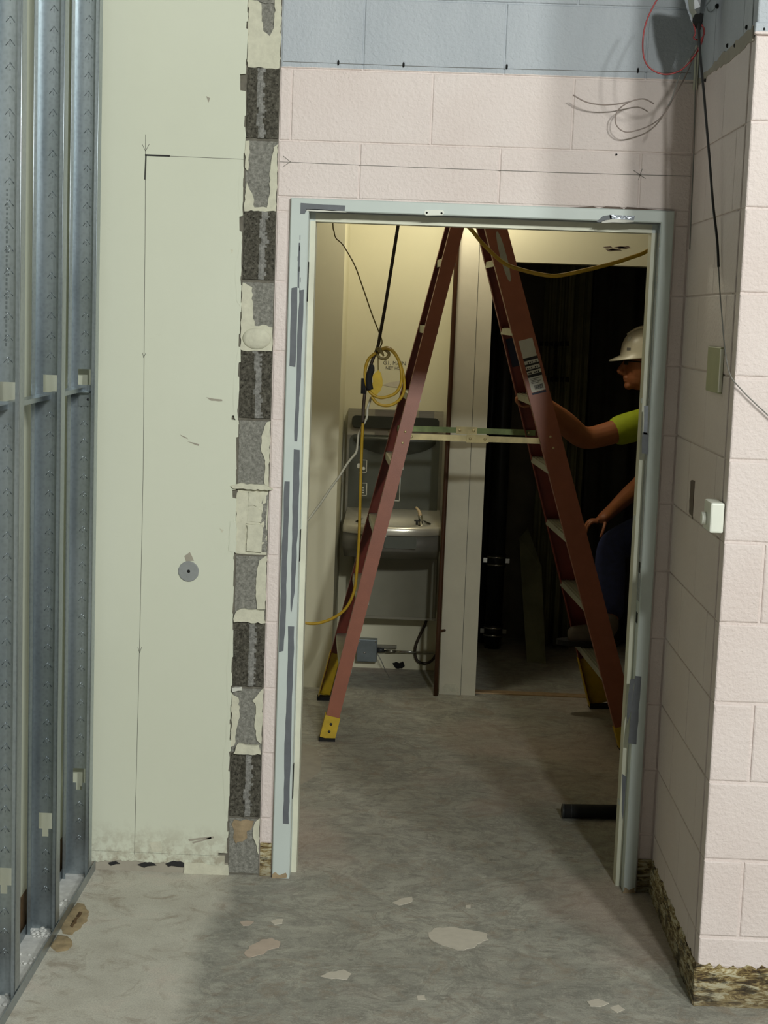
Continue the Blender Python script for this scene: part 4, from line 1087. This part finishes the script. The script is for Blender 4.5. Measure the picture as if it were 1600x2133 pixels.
# wires in the corner
YW = -.3
wb = empty('wire_bundle', aY(1458, 40, YW), 'loose red and grey wires with silver foil end in the top right corner', 'wires')
def wpart(name, pts, r, m, Y=YW, parent=wb):
    P = [aY(x, y, (t[0] if t else Y)) for x, y, *t in pts]; b = MB(); b.tube(P, r, 6, 6); return b.build(name, MT[m], parent)
wpart('red_wire', [(1380,-20),(1360,15),(1345,50),(1339,90),(1343,125),(1358,145),(1385,155),(1415,148),(1440,126),(1458,98),(1466,70),(1462,50),(1452,44)], .0021, 'red_wire')
wpart('red_wire', [(1447,-20),(1447,20),(1445,48),(1449,68),(1445,78),(1450,83),(1458,82)], .0021, 'red_wire', YW-.01)
wpart('red_wire', [(1456,48),(1466,58),(1467,70),(1460,85),(1452,108),(1440,124)], .0021, 'red_wire', YW-.015)
wpart('grey_wire', [(1452,100),(1440,118),(1425,140),(1415,160),(1408,180),(1400,205),(1392,220)], .0017, 'grey_wire', -.26)
wpart('loose_wire', [(1456,100),(1445,120),(1425,165),(1405,200),(1385,235),(1360,258),(1325,272),(1300,274),(1283,258),(1286,232),(1310,213),(1340,206),(1362,216)], .0019, 'taupe_wire', -.06)
wpart('loose_wire', [(1315,211),(1285,217),(1250,218),(1220,212),(1194,198)], .0019, 'taupe_wire', -.055)
wpart('grey_wire', [(1455,60),(1452,110),(1448,200),(1446,300),(1441,420),(1437,520)], .0017, 'grey_wire', -.12)
ce = aX(1497, 556, XR-.008)
wpart('black_cable', [(x, y, -.30+(ce.y+.30)*min(1, max(0, y/556))) for x, y in ((1456,-20),(1455,30),(1456,70),(1460,130),(1466,190),(1471,250),(1478,330),(1485,420),(1494,500),(1497,556))], .0034, 'black_wire')
wpart('bare_wire', [(1496,550),(1500,600),(1505,660),(1510,725),(1525,780),(1560,825),(1600,862),(1660,910)], .002, 'grey_wire', -.84) if False else None
P = [ce] + [aX(x, y, XR-.012) for x, y in ((1500,610),(1505,670),(1510,725))]
P += [Vector((XR-.012, -.815, aY(1524, 780, -.815).z))] + [aY(x, y, YC-.012) for x, y in ((1545,812),(1575,842),(1600,865),(1650,915))]
b = MB(); b.tube(P, .0017, 6, 6); b.build('thin_wire', MT['grey_wire'], wb)
# foil-wrapped end, a crumpled funnel
def ring_px(y, x0, x1, Y, depth, n=10, jit=.0):
    a, c = aY(x0, y, Y), aY(x1, y, Y); m = (a+c)/2; rx_ = (c-a).length/2
    return [m + Vector((rx_*math.cos(i*2*math.pi/n), depth*math.sin(i*2*math.pi/n), random.uniform(-jit, jit))) for i in range(n)]
b = MB(); b.loft([ring_px(-60, 1418, 1478, YW, .04, jit=.006), ring_px(-10, 1424, 1474, YW, .035, jit=.006), ring_px(20, 1430, 1468, YW, .03, jit=.005), ring_px(36, 1436, 1464, YW, .022, jit=.004), ring_px(48, 1441, 1461, YW, .014, jit=.003)], smooth=False); fs = b.build('foil_sleeve', MT['foil'], wb)
b = MB(); b.loft([ring_px(30, 1444, 1466, YW-.012, .016, 8, .004), ring_px(46, 1442, 1464, YW-.012, .014, 8, .004), ring_px(60, 1450, 1460, YW-.01, .008, 8, .002)], smooth=False); b.build('black_tape', MT['rubber'], wb)
# pale strip and small hook in the corner
p0, p1 = aY(1452, 108, -.02), aY(1447, 172, -.02)
b = MB(); b.box((XR-.014, -.012, p1.z-.02), (XR-.002, -.001, p0.z+.02), bev=.002); tag(b.build('corner_strip', MT['frame_in'], origin=(XR-.008, -.006, p1.z-.02)), 'short pale strip set upright in the top right wall corner', 'strip')
P = [aX(x, y, XR-.006) for x, y in ((1473,16),(1475,22),(1480,25),(1486,22),(1489,17))]
b = MB(); b.tube(P, .0018, 6, 4); hk = b.build('wire_hook', MT['chrome'], origin=P[2]); tag(hk, 'small curved silver hook on the blue part of the return wall', 'hook')
c = aX(1494, 13, XR-.003); b = MB(); b.ball(c, .006, .007, .007, 8); b.build('hook_base', MT['black'], hk)

# ------------------------------------------------------------------ worker
per = empty('person', (1.2, 2.7, 0), 'person in white hard hat and lime shirt gripping the ladder beside the right jamb', 'person')
def skin_mesh(verts, edges, root=0, sub=1):
    """verts: (x, y, z, rx[, ry]) -> evaluated skin mesh"""
    me = bpy.data.meshes.new('skin'); me.from_pydata([v[:3] for v in verts], edges, []); o = bpy.data.objects.new('skin', me); COL.objects.link(o)
    m = o.modifiers.new('skin', 'SKIN'); m.use_smooth_shade = True
    for i, v in enumerate(verts):
        sv = me.skin_vertices[0].data[i]; sv.radius = (v[3], v[4] if len(v) > 4 else v[3]); sv.use_root = (i == root)
    if sub: s_ = o.modifiers.new('sub', 'SUBSURF'); s_.levels = s_.render_levels = sub
    bpy.context.view_layer.update()
    r = bpy.data.meshes.new_from_object(o.evaluated_get(bpy.context.evaluated_depsgraph_get())); bpy.data.objects.remove(o); return r
def merge(meshes, voxel=None):
    b = bmesh.new()
    for m in meshes: b.from_mesh(m)
    me = bpy.data.meshes.new('merged'); b.to_mesh(me); b.free()
    if not voxel: return me
    o = bpy.data.objects.new('merged', me); COL.objects.link(o); m = o.modifiers.new('r', 'REMESH'); m.mode = 'VOXEL'; m.voxel_size = voxel; m.use_smooth_shade = True
    s_ = o.modifiers.new('s', 'SMOOTH'); s_.factor = .5; s_.iterations = 2
    bpy.context.view_layer.update()
    r = bpy.data.meshes.new_from_object(o.evaluated_get(bpy.context.evaluated_depsgraph_get())); bpy.data.objects.remove(o); return r
def place_mesh(me, name, m, parent):
    off = wloc(parent)
    for v in me.vertices: v.co -= off
    me.materials.clear(); me.materials.append(MT[m])
    o = bpy.data.objects.new(name, me); COL.objects.link(o); o.parent = parent; return o
def chainE(idx): return [(a, b_) for a, b_ in zip(idx, idx[1:])]
PK = 1.09
def mv(p, Y):
    q = Vector(p[:3]); k = (Y - CP.y)/(q.y - CP.y); q = CP + (q - CP)*k; return (q.x, q.y, q.z)
HC = Vector(mv((.945, 2.08, 1.555), 2.72))
PEL, CHE, NEC = mv((1.17, 2.08, .93), 2.72), mv((1.08, 2.08, 1.24), 2.7), mv((1.0, 2.08, 1.39), 2.7)
LSH, LEL, LWR, LHA = mv((.985, 2.05, 1.315), 2.5), mv((.70, 2.05, 1.222), 2.40), mv((.535, 2.05, 1.362), 2.24), mv((.472, 2.05, 1.392), 2.17)
RSH, REL, RWR, RHA = mv((1.03, 2.05, 1.31), 2.88), mv((.965, 2.05, 1.06), 2.88), mv((.835, 2.05, .93), 2.68), mv((.785, 2.05, .88), 2.58)
LHI, LKN, LAN = mv((1.13, 2.05, .90), 2.60), mv((.835, 2.05, .775), 2.46), mv((.85, 2.05, .42), 2.2)
RHI = mv((1.17, 2.05, .90), 2.82); RKN = (RHI[0]-.04, 2.86, .50); RAN = (RHI[0]+.02, 2.88, .085)
LT = (LAN[0]-.15, 2.2, .345)
HM = tuple(a+(b_-a)*.55 for a, b_ in zip(LEL, LWR)); HM2 = tuple(a+(b_-a)*.5 for a, b_ in zip(REL, RWR))
V = [PEL+(.155, .115), CHE+(.165, .115), NEC+(.062,), LSH+(.062,), LEL+(.056,), LWR+(.041, .036), RSH+(.062,), REL+(.048,), RWR+(.033, .03),
     LHI+(.095,), LKN+(.066,), LAN+(.044,), RHI+(.095,), RKN+(.066,), RAN+(.044,), (HC.x+.02, HC.y, HC.z-.085, .062), (LAN[0]-.05, 2.2, .36, .037), LT+(.03,), (RAN[0]-.12, RAN[1], .035, .035), LHA+(.026, .04), RHA+(.026, .04),
     HM+(.056,), HM2+(.045,)]
E_ = [(0,1),(1,2),(1,3),(3,4),(4,21),(21,5),(5,19),(1,6),(6,7),(7,22),(22,8),(8,20),(0,9),(9,10),(10,11),(0,12),(12,13),(13,14),(2,15),(11,16),(16,17),(14,18)]
parts = [skin_mesh(V, E_, 0, 2)]
# head: profile-shaped ellipsoid, facing -X and slightly down
hc = HC; hb = MB()
hb.ball(hc, .098, .076, .115, 20); hb.ball(hc+Vector((-.03, 0, -.06)), .06, .056, .065, 14)      # skull, jaw
hb.ball(hc+Vector((-.072, 0, -.105)), .022, .028, .02, 10)                                        # chin
P = [hc+Vector((-.092, 0, .0)), hc+Vector((-.112, 0, -.028)), hc+Vector((-.118, 0, -.042)), hc+Vector((-.092, 0, -.05))]; hb.tube(P, .013, 8, 3)   # nose
hb.ball(hc+Vector((-.085, 0, .02)), .018, .05, .012, 10)                                          # brow
hb.ball(hc+Vector((-.086, 0, -.07)), .016, .026, .007, 8); hb.ball(hc+Vector((-.084, 0, -.083)), .015, .024, .007, 8)   # lips
for s in (-1, 1): hb.ball(hc+Vector((.01, s*.077, -.012)), .02, .008, .032, 10); hb.ball(hc+Vector((-.08, s*.031, .002)), .014, .013, .009, 8)   # ears, eyes
me = bpy.data.meshes.new('head'); hb.b.to_mesh(me); hb.b.free(); parts.append(me)
# fingers
def fingers(chains):
    for c in chains:
        b = MB(); b.tube(c, (.0092, .0072), 8, 3); b.ball(c[-1], .0073, seg=8); me = bpy.data.meshes.new('f'); b.b.to_mesh(me); b.b.free(); parts.append(me)
H = Vector(LHA)
fingers([[H+Vector((-.01, -.03+.02*i, .01-.004*i)), H+Vector((-.045-.006*(i in (1, 2)), -.034+.021*i, .012)), H+Vector((-.062-.006*(i in (1, 2)), -.034+.021*i, -.012)), H+Vector((-.045, -.034+.021*i, -.034))] for i in range(4)] + [[H+Vector((.02, -.03, -.005)), H+Vector((-.005, -.05, -.024)), H+Vector((-.034, -.046, -.036))]])
H = Vector(RHA)
fingers([[H+Vector((-.01, -.03+.02*i, 0)), H+Vector((-.038-.006*(i in (1, 2)), -.036+.023*i, .0)), H+Vector((-.058-.006*(i in (1, 2)), -.04+.024*i, -.022)), H+Vector((-.064-.004*(i in (1, 2)), -.042+.025*i, -.05))] for i in range(4)] + [[H+Vector((.022, -.028, .0)), H+Vector((.012, -.055, -.03)), H+Vector((.0, -.066, -.062))]])
body = place_mesh(merge(parts, .005), 'body', 'skin', per)
# clothes
def md(p, q, t): return tuple(a+(b_-a)*t for a, b_ in zip(p, q))
SV = [PEL+(.168, .128), md(PEL, CHE, .5)+(.17, .125), CHE+(.172, .125), md(CHE, NEC, .85)+(.088,), LSH+(.08,), md(LSH, LEL, .35)+(.076,), md(LSH, LEL, .66)+(.074,), RSH+(.08,), md(RSH, REL, .4)+(.073,), md(RSH, REL, .7)+(.071,)]
place_mesh(skin_mesh(SV, [(0,1),(1,2),(2,3),(2,4),(4,5),(5,6),(2,7),(7,8),(8,9)], 0, 2), 'shirt', 'shirt', per)
JV = [PEL+(.16, .125), LHI+(.11,), md(LHI, LKN, .5)+(.096,), LKN+(.079,), md(LKN, LAN, .5)+(.072,), md(LKN, LAN, .93)+(.066,), RHI+(.11,), md(RHI, RKN, .5)+(.092,), RKN+(.078,), md(RKN, RAN, .5)+(.072,), md(RKN, RAN, .92)+(.066,)]
place_mesh(skin_mesh(JV, [(0,1),(1,2),(2,3),(3,4),(4,5),(0,6),(6,7),(7,8),(8,9),(9,10)], 0, 2), 'jeans', 'denim', per)
def boot(ax, toe, zs):
    a, t = Vector(ax), Vector(toe)
    m = skin_mesh([(a.x+.0, a.y, zs+.15, .052), (a.x+.005, a.y, zs+.06, .055, .052), ((a.x+t.x)/2, (a.y+t.y)/2, zs+.048, .046, .05), (t.x, t.y, zs+.036, .034, .044)], [(0,1),(1,2),(2,3)], 0, 2)
    o = place_mesh(m, 'boot', 'boot', per)
    b = MB(); n = 20; d_ = (t-a); L = []
    for i in range(n):
        u = 2*math.pi*i/n; L.append(Vector(((a.x+t.x)/2 + (abs(d_.x)/2+.045)*math.cos(u), (a.y+t.y)/2 + .05*math.sin(u)*(1-.12*math.cos(u)), zs)))
    b.prism(L, (0, 0, .022)); b.build('sole', MT['rubber'], o)
boot((LAN[0], 2.2, 0), (LAN[0]-.185, 2.2, 0), .311); boot((RAN[0], RAN[1], 0), (RAN[0]-.18, RAN[1], 0), .001)
# hair and hard hat
b = MB(); b.ball(hc+Vector((.018, 0, .012)), .094, .081, .112, 18); 
for v in list(b.b.verts):
    if v.co.z < hc.z-.03 and v.co.x < hc.x+.03: v.co.x = max(v.co.x, hc.x+.03)
b.build('hair', MT['hair'], per)
b = MB(); n = 28; rings = []
tilt = Matrix.Rotation(R(-4), 3, 'Y')
for rx_, ry_, z in ((.150, .108, -.002), (.149, .107, .004), (.132, .104, .012), (.128, .102, .03), (.122, .098, .06), (.108, .088, .09), (.085, .07, .115), (.052, .045, .13), (.015, .012, .136)):
    L = []
    for i in range(n):
        u = 2*math.pi*i/n; x = rx_*math.cos(u); y = ry_*math.sin(u); zz = z
        if rx_ > .14 and x < 0: x *= 1+.22*(-math.cos(u))**3; zz -= .012*(-math.cos(u))**2
        L.append(hc + Vector((.012, 0, .03)) + tilt @ Vector((x, y, zz)))
    rings.append(L)
b.loft(rings, cap0=True); hat = b.build('hard_hat', MT['helmet'], per)
b = MB(); b.tube([hc+Vector((.012-.10, 0, .125)), hc+Vector((.012-.05, 0, .158)), hc+Vector((.012+.02, 0, .168)), hc+Vector((.09, 0, .135))], .011, 8, 4); b.build('ridge', MT['helmet'], hat)
from mathutils.bvhtree import BVHTree
hat_bvh = BVHTree.FromPolygons([v.co + wloc(per) for v in hat.data.vertices], [p.vertices[:] for p in hat.data.polygons])
def hat_sticker(px, py, w, h, m):
    p, nrm, i_, d_ = hat_bvh.ray_cast(CP, ray(px, py).normalized())
    if p is None: return
    t = Vector((0, 0, 1)).cross(nrm).normalized(); u = nrm.cross(t)
    b = MB(); b.prism([p+nrm*.0012+t*x*w/2+u*z*h/2 for x, z in ((-1, -1), (1, -1), (1, 1), (-1, 1))], nrm*-.004); b.build('sticker', MT[m], hat)
hat_sticker(1289, 718, .030, .024, 'sticker'); hat_sticker(1294, 706, .02, .008, 'sticker'); hat_sticker(1310, 727, .02, .012, 'grey_wire'); hat_sticker(1311, 706, .02, .02, 'white_ink')
b = MB()
for s in (-1, 1): b.box((hc.x-.10, hc.y+s*.012, hc.z-.008), (hc.x-.088, hc.y+s*.062, hc.z+.022)); b.tube([hc+Vector((-.09, s*.064, .01)), hc+Vector((.0, s*.083, .006))], .003, 6)
b.build('safety_glasses', MT['black'], per)
